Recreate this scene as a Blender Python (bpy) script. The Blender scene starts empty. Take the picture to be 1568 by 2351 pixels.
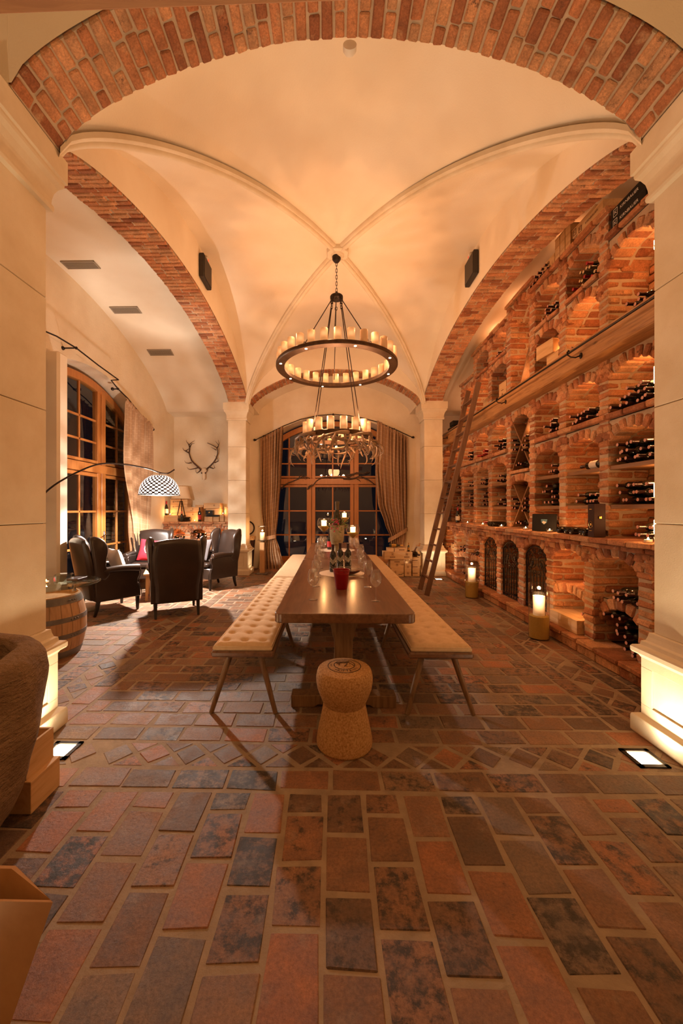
import bpy, bmesh, math, random
from mathutils import Vector, Matrix, Quaternion
rnd = random.Random(7)
sc = bpy.context.scene
COL = sc.collection
PI = math.pi
# ---------------------------------------------------------------- camera, world, exposure
FP = 880.0; VX = 741.6; VY = 1170.0; YAW = math.radians(1.07); CH = 1.45
cd = bpy.data.cameras.new('camera'); cam = bpy.data.objects.new('camera', cd); COL.objects.link(cam)
cd.sensor_fit = 'VERTICAL'; cd.sensor_height = 36.0; cd.sensor_width = 24.0
cd.lens = 36.0*FP/2351.0
cd.shift_x = (784-VX)/2351.0; cd.shift_y = (VY-1175.5)/2351.0
cd.clip_start = .02; cd.clip_end = 200
cam.location = (0, 0, CH); cam.rotation_euler = (PI/2, 0, YAW)
sc.camera = cam
FW = Vector((-math.sin(YAW), math.cos(YAW), 0)); RT = Vector((math.cos(YAW), math.sin(YAW), 0)); UP = Vector((0, 0, 1)); CP = Vector((0, 0, CH))
def ray(px, py): return FW + RT*((px-VX)/FP) + UP*((VY-py)/FP)
def RX(px, py, X): d = ray(px, py); return CP + d*(X/d.x)
def RY(px, py, Y): d = ray(px, py); return CP + d*(Y/d.y)
def RZ(px, py, Z): d = ray(px, py); return CP + d*((Z-CH)/d.z)
w = bpy.data.worlds.new('night'); sc.world = w; w.use_nodes = True
bg = w.node_tree.nodes['Background']; bg.inputs[0].default_value = (.0035, .0038, .006, 1); bg.inputs[1].default_value = 1.0
sc.view_settings.view_transform = 'Standard'; sc.view_settings.look = 'None'
sc.view_settings.exposure = 0.0; sc.view_settings.gamma = 1.0; sc.view_settings.use_curve_mapping = False
sc.cycles.max_bounces = 8; sc.cycles.diffuse_bounces = 4; sc.cycles.glossy_bounces = 4; sc.cycles.transmission_bounces = 8
sc.cycles.sample_clamp_indirect = 4.0; sc.cycles.caustics_refractive = False; sc.cycles.caustics_reflective = False
sc.cycles.use_denoising = True; sc.cycles.transparent_max_bounces = 32
# light levels, all in one place
K = 1.0
WARM = (1, .48, .23); AMB = (1, .46, .16); WHITE = (1, .74, .45)
L_RING = 5*K; L_LOW = 27*K; L_UPL = 33*K; L_ARC = 950*K; L_CAN = 3.5*K; L_NICHE = 2.7*K; L_ROOM = 60*K
def lamp(name, kind, loc, power, color=WARM, size=.03, rot=None, spot=None, target=None, blend=.5, sizey=None):
    l = bpy.data.lights.new(name, kind); o = bpy.data.objects.new(name, l); COL.objects.link(o)
    l.energy = power; l.color = color; o.location = loc
    if kind == 'AREA':
        l.size = size
        if sizey: l.shape = 'RECTANGLE'; l.size_y = sizey
    else: l.shadow_soft_size = size
    if kind == 'SPOT': l.spot_size = spot or 1.2; l.spot_blend = blend
    if rot: o.rotation_euler = rot
    if target is not None:
        o.rotation_euler = (Vector(target)-Vector(loc)).to_track_quat('-Z', 'Y').to_euler()
    return o
# unseen fill lamp added to light the bay the camera stands in
lamp('bay_fill_lamp', 'POINT', (.2, -.9, 3.5), L_ROOM*1.0, (1, .52, .22), .3)
# ---------------------------------------------------------------- node materials
MATS = {}
def nodes(name):
    m = bpy.data.materials.new(name); m.use_nodes = True; MATS[name] = m
    nt = m.node_tree; return m, nt, nt.nodes['Principled BSDF'], nt.nodes, nt.links
def ramp(n, stops, interp='LINEAR'):
    r = n.new('ShaderNodeValToRGB'); e = r.color_ramp.elements; r.color_ramp.interpolation = interp
    while len(e) < len(stops): e.new(.5)
    for i, (p, c) in enumerate(stops):
        e[i].position = p; e[i].color = (c[0], c[1], c[2], 1)
    return r
def mapping(n, l, scale=(1, 1, 1), coord='Object'):
    t = n.new('ShaderNodeTexCoord'); mp = n.new('ShaderNodeMapping'); mp.inputs['Scale'].default_value = scale
    l.new(t.outputs[coord], mp.inputs[0]); return mp
def noise(n, l, mp, scale, detail=4, rough=.6, dist=0):
    t = n.new('ShaderNodeTexNoise'); t.inputs['Scale'].default_value = scale; t.inputs['Detail'].default_value = detail
    t.inputs['Roughness'].default_value = rough; t.inputs['Distortion'].default_value = dist
    l.new(mp.outputs[0], t.inputs['Vector']); return t
def bumpn(n, l, b, src, strength, dist=.01, prev=None):
    k = n.new('ShaderNodeBump'); k.inputs['Strength'].default_value = strength; k.inputs['Distance'].default_value = dist
    l.new(src, k.inputs['Height'])
    if prev: l.new(prev.outputs[0], k.inputs['Normal'])
    l.new(k.outputs[0], b.inputs['Normal']); return k
def mix(n, l, a, b, fac, mode='MIX'):
    m = n.new('ShaderNodeMix'); m.data_type = 'RGBA'; m.blend_type = mode
    if isinstance(fac, float): m.inputs[0].default_value = fac
    else: l.new(fac, m.inputs[0])
    for s, v in ((6, a), (7, b)):
        if isinstance(v, tuple): m.inputs[s].default_value = (*v, 1)
        else: l.new(v, m.inputs[s])
    return m.outputs[2]
def pmat(name, stops, rough=.6, scale=8, detail=5, stretch=(1, 1, 1), bump=0, bscale=60, bdist=.004, metal=0, spec=None, dist=0, coat=0):
    m, nt, b, n, l = nodes(name)
    mp = mapping(n, l, stretch); t = noise(n, l, mp, scale, detail, .6, dist)
    if len(stops) == 1: b.inputs['Base Color'].default_value = (*stops[0], 1)
    else:
        k = len(stops)-1
        r = ramp(n, [(.3+.4*i/k, c) for i, c in enumerate(stops)]); l.new(t.outputs[0], r.inputs[0]); l.new(r.outputs[0], b.inputs['Base Color'])
    b.inputs['Roughness'].default_value = rough; b.inputs['Metallic'].default_value = metal
    if spec is not None: b.inputs['Specular IOR Level'].default_value = spec
    if coat: b.inputs['Coat Weight'].default_value = coat; b.inputs['Coat Roughness'].default_value = .15
    if bump:
        t2 = noise(n, l, mp, bscale, 4, .65); bumpn(n, l, b, t2.outputs[0], bump, bdist)
    return m
def emat(name, color, strength):
    m, nt, b, n, l = nodes(name); b.inputs['Base Color'].default_value = (*color, 1)
    b.inputs['Emission Color'].default_value = (*color, 1); b.inputs['Emission Strength'].default_value = strength; b.inputs['Roughness'].default_value = .4
    return m
def glassmat(name, color=(1, 1, 1), rough=0.0, ior=1.45, thin=False):
    m, nt, b, n, l = nodes(name); out = nt.nodes['Material Output']
    if thin:
        tr = n.new('ShaderNodeBsdfTransparent'); tr.inputs[0].default_value = (*color, 1)
        gl = n.new('ShaderNodeBsdfGlossy'); gl.inputs['Roughness'].default_value = rough
        fr = n.new('ShaderNodeFresnel'); gm = n.new('ShaderNodeNewGeometry'); q = n.new('ShaderNodeMix'); q.inputs[2].default_value = ior; q.inputs[3].default_value = 1/ior; l.new(gm.outputs['Backfacing'], q.inputs[0]); l.new(q.outputs[0], fr.inputs[0])
        mx = n.new('ShaderNodeMixShader'); l.new(fr.outputs[0], mx.inputs[0]); l.new(tr.outputs[0], mx.inputs[1]); l.new(gl.outputs[0], mx.inputs[2]); l.new(mx.outputs[0], out.inputs[0])
    else:
        b.inputs['Base Color'].default_value = (*color, 1); b.inputs['Transmission Weight'].default_value = 1; b.inputs['Roughness'].default_value = rough; b.inputs['IOR'].default_value = ior
    return m
def brickmat(name, cols, dark, rough=.85, patch=.62, nscale=9, bump=.5, rmin=None, dirt=None):
    m, nt, b, n, l = nodes(name)
    at = n.new('ShaderNodeAttribute'); at.attribute_name = 'rnd'; sp = n.new('ShaderNodeSeparateColor'); l.new(at.outputs['Color'], sp.inputs[0])
    k = len(cols)-1; r = ramp(n, [(i/k, c) for i, c in enumerate(cols)]); l.new(sp.outputs[0], r.inputs[0])
    mp = mapping(n, l)
    t = noise(n, l, mp, nscale, 7, .65); rr = ramp(n, [(.3, (.62, .62, .62)), (.7, (1.25, 1.22, 1.2))]); l.new(t.outputs[0], rr.inputs[0])
    c = mix(n, l, r.outputs[0], rr.outputs[0], 1.0, 'MULTIPLY')
    t2 = noise(n, l, mp, nscale*2.2, 8, .75)
    # dark firing patches, more of them on some bricks than on others
    ad = n.new('ShaderNodeMath'); ad.operation = 'MULTIPLY_ADD'; l.new(sp.outputs[1], ad.inputs[0]); ad.inputs[1].default_value = .30; l.new(t2.outputs[0], ad.inputs[2])
    pr = ramp(n, [(patch, (0, 0, 0)), (min(.99, patch+.13), (1, 1, 1))]); l.new(ad.outputs[0], pr.inputs[0])
    c = mix(n, l, c, dark, pr.outputs[0])
    if dirt:
        t4 = noise(n, l, mp, nscale*.9, 5, .6); dr = ramp(n, [(.58, (0, 0, 0)), (.74, (.7, .7, .7))]); l.new(t4.outputs[0], dr.inputs[0])
        c = mix(n, l, c, dirt, dr.outputs[0])
    t5 = noise(n, l, mp, 75, 5, .8); gr = ramp(n, [(.34, (.66, .64, .62)), (.62, (1.18, 1.16, 1.14))]); l.new(t5.outputs[0], gr.inputs[0]); c = mix(n, l, c, gr.outputs[0], 1.0, 'MULTIPLY')
    l.new(c, b.inputs['Base Color']); b.inputs['Roughness'].default_value = rough
    if rmin is not None:
        ro = n.new('ShaderNodeMapRange'); ro.inputs[3].default_value = rmin; ro.inputs[4].default_value = rough
        l.new(t.outputs[0], ro.inputs[0]); ro.inputs[1].default_value = .3; ro.inputs[2].default_value = .65; l.new(ro.outputs[0], b.inputs['Roughness'])
    t3 = noise(n, l, mp, 30, 10, .75); k1 = bumpn(n, l, b, t3.outputs[0], bump, .012)
    return m
M = MATS
# plaster, stone
pmat('plaster', [(.75, .64, .48), (.82, .73, .58)], .9, 1.3, 3, bump=.35, bscale=70, bdist=.006)
pmat('plaster_rough', [(.72, .60, .43), (.80, .69, .52)], .92, 2.2, 4, bump=.55, bscale=38, bdist=.012)
m, nt, b, n, l = nodes('limestone')
mp = mapping(n, l); t = noise(n, l, mp, 3, 5); r = ramp(n, [(.3, (.66, .55, .38)), (.7, (.78, .69, .53))]); l.new(t.outputs[0], r.inputs[0])
mp2 = mapping(n, l, (1, 1, 2.2)); t2 = noise(n, l, mp2, 70, 6, .75); pit = ramp(n, [(.27, (.62, .48, .32)), (.36, (1, 1, 1))]); l.new(t2.outputs[0], pit.inputs[0])
l.new(mix(n, l, r.outputs[0], pit.outputs[0], 1.0, 'MULTIPLY'), b.inputs['Base Color']); b.inputs['Roughness'].default_value = .85
k1 = bumpn(n, l, b, pit.outputs[0], .35, .006); t3 = noise(n, l, mp, 140, 3); bumpn(n, l, b, t3.outputs[0], .25, .003, k1)
brickmat('brick', [(.27, .095, .04), (.42, .165, .07), (.52, .225, .10), (.60, .31, .15), (.46, .25, .13)], (.07, .035, .022), .88, .83, 9, .6, dirt=(.56, .36, .2))
brickmat('floor_brick', [(.15, .09, .056), (.20, .108, .060), (.25, .128, .066), (.28, .145, .078), (.38, .155, .07), (.26, .17, .105), (.19, .13, .09)], (.045, .031, .023), .72, .705, 8, .8, rmin=.34, dirt=(.32, .225, .16))
pmat('mortar', [(.40, .30, .20), (.50, .38, .26)], .95, 12, 4, bump=.6, bscale=60, bdist=.006)
pmat('floor_mortar', [(.24, .175, .115), (.34, .25, .165)], .9, 10, 5, bump=.7, bscale=50, bdist=.006)
pmat('trough_stone', [(.17, .10, .05), (.30, .19, .10)], .9, 6, 6, (1, 1, 2.5), bump=1.0, bscale=22, bdist=.03)
# woods: grain stretched along X, Y or Z of the object
def wood(name, stops, rough, scale=3, ax=1, stretch=14, bump=.12, coat=0, knots=True):
    s = [stretch]*3; s[ax] = 1.0
    m, nt, b, n, l = nodes(name); mp = mapping(n, l, tuple(s))
    t = noise(n, l, mp, scale, 6, .62, .8); k = len(stops)-1
    r = ramp(n, [(.28+.44*i/k, c) for i, c in enumerate(stops)]); l.new(t.outputs[0], r.inputs[0]); c = r.outputs[0]
    if knots:
        s2 = [3.2]*3; s2[ax] = 1.4; mk = mapping(n, l, tuple(s2)); v = n.new('ShaderNodeTexVoronoi'); v.inputs['Scale'].default_value = 1.6
        l.new(mk.outputs[0], v.inputs['Vector']); kr = ramp(n, [(.02, (.25, .2, .16)), (.11, (1, 1, 1))]); l.new(v.outputs['Distance'], kr.inputs[0])
        c = mix(n, l, c, kr.outputs[0], 1.0, 'MULTIPLY')
    l.new(c, b.inputs['Base Color']); b.inputs['Roughness'].default_value = rough
    if coat: b.inputs['Coat Weight'].default_value = coat; b.inputs['Coat Roughness'].default_value = .18
    bumpn(n, l, b, t.outputs[0], bump, .004); return m
wood('table_oak', [(.085, .036, .016), (.16, .072, .032), (.22, .105, .048)], .30, 2.2, 1, 12, .15, coat=.35)
wood('leg_oak', [(.10, .05, .022), (.20, .11, .05), (.26, .15, .07)], .45, 3, 2, 12, .12, knots=False)
wood('old_oak', [(.20, .085, .03), (.40, .20, .075), (.50, .27, .105)], .6, 2.5, 1, 16, .5)
wood('ladder_oak', [(.10, .045, .022), (.17, .08, .038)], .5, 3, 2, 12, .1, knots=False)
wood('shelf_oak', [(.17, .078, .032), (.29, .145, .06)], .55, 3, 1, 14, .3, knots=False)
wood('pine', [(.50, .29, .13), (.64, .41, .20), (.70, .48, .25)], .6, 2.4, 1, 9, .06)
wood('pine_x', [(.50, .29, .13), (.64, .41, .20), (.70, .48, .25)], .6, 2.4, 0, 9, .06)
wood('larch_frame', [(.38, .135, .03), (.50, .20, .05)], .42, 3, 2, 12, .05, coat=.2, knots=False)
wood('ceiling_oak', [(.30, .13, .05), (.42, .20, .08)], .6, 3, 0, 14, .2, knots=False)
wood('barrel_oak', [(.30, .15, .07), (.44, .25, .12), (.50, .30, .16)], .55, 3, 2, 9, .2)
wood('post_wood', [(.45, .24, .10), (.58, .34, .15)], .45, 3, 2, 9, .1, knots=False)
pmat('mdf', [(.42, .22, .08), (.46, .25, .095)], .7, 30, 3, bump=.05, bscale=200)
pmat('bark', [(.05, .03, .018), (.13, .08, .045)], .9, 14, 6, bump=1, bscale=40, bdist=.02)
pmat('iron', [(.018, .013, .010), (.045, .03, .022)], .42, 20, 4, bump=.2, bscale=90, metal=.7)
pmat('hoop_iron', [(.13, .11, .10), (.20, .175, .155)], .5, 14, 5, bump=.2, bscale=80, metal=.3)
pmat('bronze', [(.055, .032, .018), (.11, .065, .035)], .4, 14, 4, metal=.7)
pmat('steel', [(.5, .5, .5)], .25, metal=1)
pmat('gold', [(.75, .48, .14)], .25, metal=1)
pmat('leather', [(.020, .011, .008), (.030, .017, .012)], .36, 6, 3, bump=.12, bscale=220, bdist=.002, coat=.25)
pmat('chair_leg', [(.012, .007, .005)], .3)
pmat('cushion', [(.60, .42, .24), (.68, .50, .31)], .95, 30, 3, bump=.3, bscale=400, bdist=.002)
pmat('cork', [(.30, .145, .045), (.46, .25, .09), (.58, .35, .15)], .85, 95, 2, bump=.3, bscale=120, bdist=.002)
pmat('black_ink', [(.02, .012, .008)], .8)
pmat('brown_ink', [(.16, .07, .03)], .8)
pmat('white_print', [(.75, .70, .62)], .7)
pmat('white_paint', [(.72, .68, .60)], .6)
pmat('linen_shade', [(.72, .55, .36)], .9, bump=.2, bscale=300)
pmat('antler', [(.13, .07, .035), (.28, .17, .09), (.42, .28, .16)], .42, 7, 4, bump=.25, bscale=60)
pmat('antler_dark', [(.045, .02, .010), (.09, .042, .02)], .6, 16, 4, bump=.3, bscale=80)
pmat('bone', [(.62, .48, .32), (.72, .58, .42)], .6, 12)
pmat('red_felt', [(.62, .012, .03), (.70, .02, .045)], .9, 30, bump=.2, bscale=300)
pmat('red_plastic', [(.30, .006, .010)], .35)
pmat('grey_fabric', [(.11, .10, .11)], .9)
pmat('white_fabric', [(.80, .78, .74)], .9, bump=.2, bscale=300)
pmat('bottle_glass', [(.006, .007, .004)], .07, coat=.6)
pmat('bottle_green', [(.02, .022, .008)], .08, coat=.6)
pmat('foil_dark', [(.035, .012, .010)], .35)
pmat('foil_red', [(.35, .015, .02)], .35)
pmat('foil_olive', [(.11, .075, .028)], .4)
pmat('cap_pink', [(.55, .25, .18)], .45)
pmat('cap_straw', [(.60, .42, .22)], .5)
pmat('paper', [(.72, .64, .52)], .8)
pmat('red_label', [(.45, .03, .03)], .7)
pmat('black_card', [(.014, .012, .010)], .6, spec=.25)
pmat('dark_box', [(.030, .010, .008), (.045, .017, .013)], .5, 4, 3, (1, 1, .1), spec=.25)
pmat('black_plastic', [(.018, .013, .010)], .5)
pmat('vent_metal', [(.33, .27, .20)], .6)
pmat('vent_dark', [(.06, .045, .03)], .8)
pmat('water', [(.5, .2, .05)], .1)
pmat('sand', [(.48, .32, .07), (.56, .38, .09)], .95, 60, bump=.3, bscale=200)
pmat('moss', [(.10, .13, .02), (.22, .24, .05)], .9, 30)
pmat('petal', [(.60, .04, .10), (.7, .10, .2)], .7, 30)
pmat('leaf', [(.10, .14, .03), (.30, .30, .08)], .7, 20)
pmat('straw_pot', [(.45, .38, .22), (.66, .58, .38)], .85, 30, bump=1, bscale=60, bdist=.02)
pmat('wine', [(.05, .004, .006)], .1)
pmat('blue_print', [(.10, .22, .30)], .6)
pmat('slate_paper', [(.70, .58, .44)], .9)
glassmat('glass', (.97, .96, .94), 0, 1.5, thin=True); glassmat('crystal', (.985, .975, .96), .10, 2.1, thin=True)
glassmat('pane', (.80, .84, .82), 0, 1.95, thin=True)
glassmat('table_glass', (.90, .97, .94), 0, 1.5, thin=True)
emat('flame', (1, .62, .25), 60)
emat('led', (1, .50, .18), 30)
emat('spot', (1, .80, .52), 45)
emat('small_spot', (1, .78, .5), 12)
emat('arc_glow', (1, .86, .74), 3.6)
emat('sensor_red', (.9, .05, .03), .5)
# wax glowing by the flame in it: brightest near flame height
def glowmat(name, zc, spread, hi, lo, tint=(1, .50, .19), core=(1, .74, .42)):
    m, nt, b, n, l = nodes(name)
    t = n.new('ShaderNodeTexCoord'); g = n.new('ShaderNodeVectorMath'); g.operation = 'DISTANCE'; g.inputs[1].default_value = (0, 0, zc); l.new(t.outputs['Object'], g.inputs[0])
    lw = n.new('ShaderNodeLayerWeight'); lw.inputs[0].default_value = .45
    mr = n.new('ShaderNodeMapRange'); mr.inputs[1].default_value = 0.0; mr.inputs[2].default_value = spread; mr.inputs[3].default_value = 1; mr.inputs[4].default_value = 0
    l.new(g.outputs['Value'], mr.inputs[0])
    f = n.new('ShaderNodeMath'); f.operation = 'SUBTRACT'; f.inputs[0].default_value = 1; l.new(lw.outputs['Facing'], f.inputs[1])
    p = n.new('ShaderNodeMath'); p.operation = 'MULTIPLY'; l.new(mr.outputs[0], p.inputs[0]); l.new(f.outputs[0], p.inputs[1])
    p2 = n.new('ShaderNodeMath'); p2.operation = 'POWER'; l.new(p.outputs[0], p2.inputs[0]); p2.inputs[1].default_value = 1.6
    s = n.new('ShaderNodeMapRange'); s.inputs[3].default_value = lo; s.inputs[4].default_value = hi; l.new(p2.outputs[0], s.inputs[0])
    l.new(mix(n, l, tint, core, p2.outputs[0]), b.inputs['Emission Color']); l.new(s.outputs[0], b.inputs['Emission Strength'])
    b.inputs['Base Color'].default_value = (.8, .62, .4, 1); b.inputs['Roughness'].default_value = .5
    return m
glowmat('candle_glass', .085, .075, 3.6, .46, (1, .40, .125), (1, .74, .42)); M['candle_glass'].node_tree.nodes['Principled BSDF'].inputs['Base Color'].default_value = (.42, .26, .14, 1)
pmat('candle_glass_unlit', [(.72, .48, .28)], .5)
glowmat('big_candle', .19, .19, 9.0, .12, (1, .50, .18), (1, .80, .5))
# plaid curtain cloth on UVs in metres
def plaid(name, base, line, per=.10):
    m, nt, b, n, l = nodes(name); uv = n.new('ShaderNodeUVMap'); s = n.new('ShaderNodeSeparateXYZ'); l.new(uv.outputs[0], s.inputs[0])
    out = None
    for ch, pr in ((0, per), (1, per)):
        a = n.new('ShaderNodeMath'); a.operation = 'DIVIDE'; l.new(s.outputs[ch], a.inputs[0]); a.inputs[1].default_value = pr
        f = n.new('ShaderNodeMath'); f.operation = 'FRACT'; l.new(a.outputs[0], f.inputs[0])
        t = n.new('ShaderNodeMath'); t.operation = 'LESS_THAN'; l.new(f.outputs[0], t.inputs[0]); t.inputs[1].default_value = .07
        if out is None: out = t
        else:
            mx = n.new('ShaderNodeMath'); mx.operation = 'MAXIMUM'; l.new(out.outputs[0], mx.inputs[0]); l.new(t.outputs[0], mx.inputs[1]); out = mx
    mp = mapping(n, l); t = noise(n, l, mp, 60, 3); r = ramp(n, [(.3, tuple(c*.85 for c in base)), (.7, base)]); l.new(t.outputs[0], r.inputs[0])
    q = n.new('ShaderNodeMath'); q.operation = 'MULTIPLY'; l.new(out.outputs[0], q.inputs[0]); q.inputs[1].default_value = .42
    l.new(mix(n, l, r.outputs[0], line, q.outputs[0]), b.inputs['Base Color']); b.inputs['Roughness'].default_value = .95
plaid('curtain_cloth', (.42, .25, .135), (.68, .50, .32))
# perforated lamp shade: flower pattern of holes, lit from within
m, nt, b, n, l = nodes('pierced_shade'); out = nt.nodes['Material Output']
uv = n.new('ShaderNodeUVMap'); mp = n.new('ShaderNodeMapping'); mp.inputs['Scale'].default_value = (15.6, 15.6, 15.6); mp.inputs['Rotation'].default_value = (0, 0, PI/4); l.new(uv.outputs[0], mp.inputs[0])
v = n.new('ShaderNodeTexVoronoi'); v.inputs['Scale'].default_value = 1; v.inputs['Randomness'].default_value = 0; l.new(mp.outputs[0], v.inputs['Vector'])
lt = n.new('ShaderNodeMath'); lt.operation = 'LESS_THAN'; lt.inputs[1].default_value = .38; l.new(v.outputs['Distance'], lt.inputs[0])
e = n.new('ShaderNodeEmission'); e.inputs[0].default_value = (1, .88, .80, 1); e.inputs[1].default_value = 1.5
mx = n.new('ShaderNodeMixShader'); l.new(lt.outputs[0], mx.inputs[0]); b.inputs['Base Color'].default_value = (.02, .011, .008, 1); b.inputs['Roughness'].default_value = .4
l.new(b.outputs[0], mx.inputs[1]); tr = n.new('ShaderNodeBsdfTransparent'); tr.inputs[0].default_value = (.4, .4, .4, 1); ad = n.new('ShaderNodeAddShader'); l.new(e.outputs[0], ad.inputs[0]); l.new(tr.outputs[0], ad.inputs[1]); l.new(ad.outputs[0], mx.inputs[2]); l.new(mx.outputs[0], out.inputs[0])
# ---------------------------------------------------------------- mesh builder
class MB:
    def __init__(s): s.v = []; s.f = []; s.r = []; s.mi = []; s.uv = {}; s.cr = (.5, .5, .5); s.cm = 0; s.T = Matrix.Identity(4)
    def add(s, vs, fs, T=None):
        n = len(s.v); A = s.T @ T if T is not None else s.T
        s.v += [tuple(A @ Vector(p)) for p in vs]
        for f in fs: s.f.append(tuple(i+n for i in f)); s.r.append(s.cr); s.mi.append(s.cm)
    def box(s, c, d, T=None):
        x, y, z = (k/2 for k in d); vs = [(c[0]+a*x, c[1]+b_*y, c[2]+g*z) for a in (-1, 1) for b_ in (-1, 1) for g in (-1, 1)]
        s.add(vs, [(0, 1, 3, 2), (4, 6, 7, 5), (0, 4, 5, 1), (2, 3, 7, 6), (0, 2, 6, 4), (1, 5, 7, 3)], T)
    def bb(s, x0, x1, y0, y1, z0, z1, T=None): s.box(((x0+x1)/2, (y0+y1)/2, (z0+z1)/2), (x1-x0, y1-y0, z1-z0), T)
    def cbox(s, c, d, bv=.01, jit=0, T=None):   # block with chamfered edges, optionally uneven
        h = [k/2 for k in d]; vs = []; idx = {}
        for a in (-1, 1):
            for b_ in (-1, 1):
                for g in (-1, 1):
                    j = [rnd.uniform(-jit, jit) for _ in range(3)] if not isinstance(jit, tuple) else [rnd.uniform(-q, q) for q in jit]
                    for ax in range(3):
                        p = [a*h[0], b_*h[1], g*h[2]]
                        for q in range(3):
                            if q != ax: p[q] -= (a, b_, g)[q]*bv
                        idx[(a, b_, g, ax)] = len(vs); vs.append(tuple(p[q]+c[q]+j[q] for q in range(3)))
        fs = []
        for ax in range(3):
            o = [q for q in range(3) if q != ax]
            for sgn in (-1, 1):
                f = []
                for u, v in ((-1, -1), (1, -1), (1, 1), (-1, 1)):
                    k = [0, 0, 0]; k[ax] = sgn; k[o[0]] = u; k[o[1]] = v; f.append(idx[(*k, ax)])
                fs.append(tuple(f))
        for ax in range(3):
            o = [q for q in range(3) if q != ax]
            for u in (-1, 1):
                for v in (-1, 1):
                    k0 = [0, 0, 0]; k0[ax] = -1; k0[o[0]] = u; k0[o[1]] = v; k1 = list(k0); k1[ax] = 1
                    fs.append((idx[(*k0, o[0])], idx[(*k1, o[0])], idx[(*k1, o[1])], idx[(*k0, o[1])]))
        for a in (-1, 1):
            for b_ in (-1, 1):
                for g in (-1, 1): fs.append(tuple(idx[(a, b_, g, q)] for q in range(3)))
        s.add(vs, fs, T)
    def grid(s, nu, nv, fn, T=None, closeu=False, uvf=None):
        vs = [fn(i/(nu if closeu else nu), j/nv) for j in range(nv+1) for i in range(nu if closeu else nu+1)]
        w_ = nu if closeu else nu+1; f0 = len(s.f); fs = []
        for j in range(nv):
            for i in range(nu):
                i2 = (i+1) % w_ if closeu else i+1
                fs.append((j*w_+i, j*w_+i2, (j+1)*w_+i2, (j+1)*w_+i))
                if uvf: s.uv[f0+len(fs)-1] = [uvf(i/nu, j/nv), uvf((i+1)/nu, j/nv), uvf((i+1)/nu, (j+1)/nv), uvf(i/nu, (j+1)/nv)]
        s.add(vs, fs, T)
    def lathe(s, prof, n=24, T=None, cap=True):
        m_ = len(prof); vs = [(r_*math.cos(2*PI*i/n), r_*math.sin(2*PI*i/n), z) for r_, z in prof for i in range(n)]
        fs = [(j*n+i, j*n+(i+1) % n, (j+1)*n+(i+1) % n, (j+1)*n+i) for j in range(m_-1) for i in range(n)]
        if cap:
            if prof[0][0] > 1e-5: fs.append(tuple(range(n))[::-1])
            if prof[-1][0] > 1e-5: fs.append(tuple((m_-1)*n+i for i in range(n)))
        s.add(vs, fs, T)
    def tube(s, pts, rad, n=8, T=None, closed=False):
        P = [Vector(p) for p in pts]; m_ = len(P); R = rad if isinstance(rad, (list, tuple)) else [rad]*m_
        nrm = None; vs = []
        for i in range(m_):
            a = P[(i-1) % m_] if (closed or i > 0) else P[i]; c = P[(i+1) % m_] if (closed or i < m_-1) else P[i]
            t = (c-a); t = t.normalized() if t.length > 1e-9 else Vector((0, 0, 1))
            if nrm is None: nrm = t.orthogonal().normalized()
            nrm = (nrm - t*nrm.dot(t)); nrm = nrm.normalized() if nrm.length > 1e-6 else t.orthogonal().normalized()
            bn = t.cross(nrm)
            for k in range(n):
                a_ = 2*PI*k/n; vs.append(tuple(P[i]+(nrm*math.cos(a_)+bn*math.sin(a_))*R[i]))
        fs = [(j*n+k, j*n+(k+1) % n, ((j+1) % m_)*n+(k+1) % n, ((j+1) % m_)*n+k) for j in range(m_ if closed else m_-1) for k in range(n)]
        if not closed: fs += [tuple(range(n))[::-1], tuple((m_-1)*n+k for k in range(n))]
        s.add(vs, fs, T)
    def prism(s, poly, d0, d1, T=None):     # 2D outline (u,v) pushed along the third axis: local (u, w, v)
        n = len(poly); vs = [(u, d0, v) for u, v in poly]+[(u, d1, v) for u, v in poly]
        fs = [tuple(range(n)), tuple(range(2*n-1, n-1, -1))]+[(i, (i+1) % n, n+(i+1) % n, n+i) for i in range(n)]
        s.add(vs, fs, T)
    def ball(s, c, r, n=12, m_=8, T=None):
        r = r if isinstance(r, (list, tuple)) else (r, r, r)
        s.grid(n, m_, lambda u, v: (c[0]+r[0]*math.cos(2*PI*u)*math.sin(PI*v), c[1]+r[1]*math.sin(2*PI*u)*math.sin(PI*v), c[2]-r[2]*math.cos(PI*v)), T, closeu=True)
    def build(s, name, mats, parent=None, smooth=False, angle=None, mods=(), loc=None):
        me = bpy.data.meshes.new(name); me.from_pydata(s.v, [], s.f); 
        mats = mats if isinstance(mats, (list, tuple)) else [mats]
        for k in mats: me.materials.append(M[k] if isinstance(k, str) else k)
        if len(set(s.mi)) > 1: me.polygons.foreach_set('material_index', s.mi)
        if len(set(s.r)) > 1:
            a = me.color_attributes.new('rnd', 'FLOAT_COLOR', 'CORNER'); dat = []
            for p, r_ in zip(me.polygons, s.r): dat += [r_[0], r_[1], r_[2], 1.0]*p.loop_total
            a.data.foreach_set('color', dat)
        if s.uv:
            ul = me.uv_layers.new(name='UVMap')
            for fi, us in s.uv.items():
                for li, u in zip(me.polygons[fi].loop_indices, us): ul.data[li].uv = u
        bm = bmesh.new(); bm.from_mesh(me); bmesh.ops.recalc_face_normals(bm, faces=bm.faces); bm.to_mesh(me); bm.free()
        if smooth:
            me.polygons.foreach_set('use_smooth', [True]*len(me.polygons))
            if angle: me.set_sharp_from_angle(angle=math.radians(angle))
        me.update()
        o = bpy.data.objects.new(name, me); COL.objects.link(o)
        if parent is not None: o.parent = parent
        if loc is not None: o.location = loc
        for mo in mods:
            q = o.modifiers.new(mo[0], mo[0])
            for a_, v_ in mo[1].items(): setattr(q, a_, v_)
        return o
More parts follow.
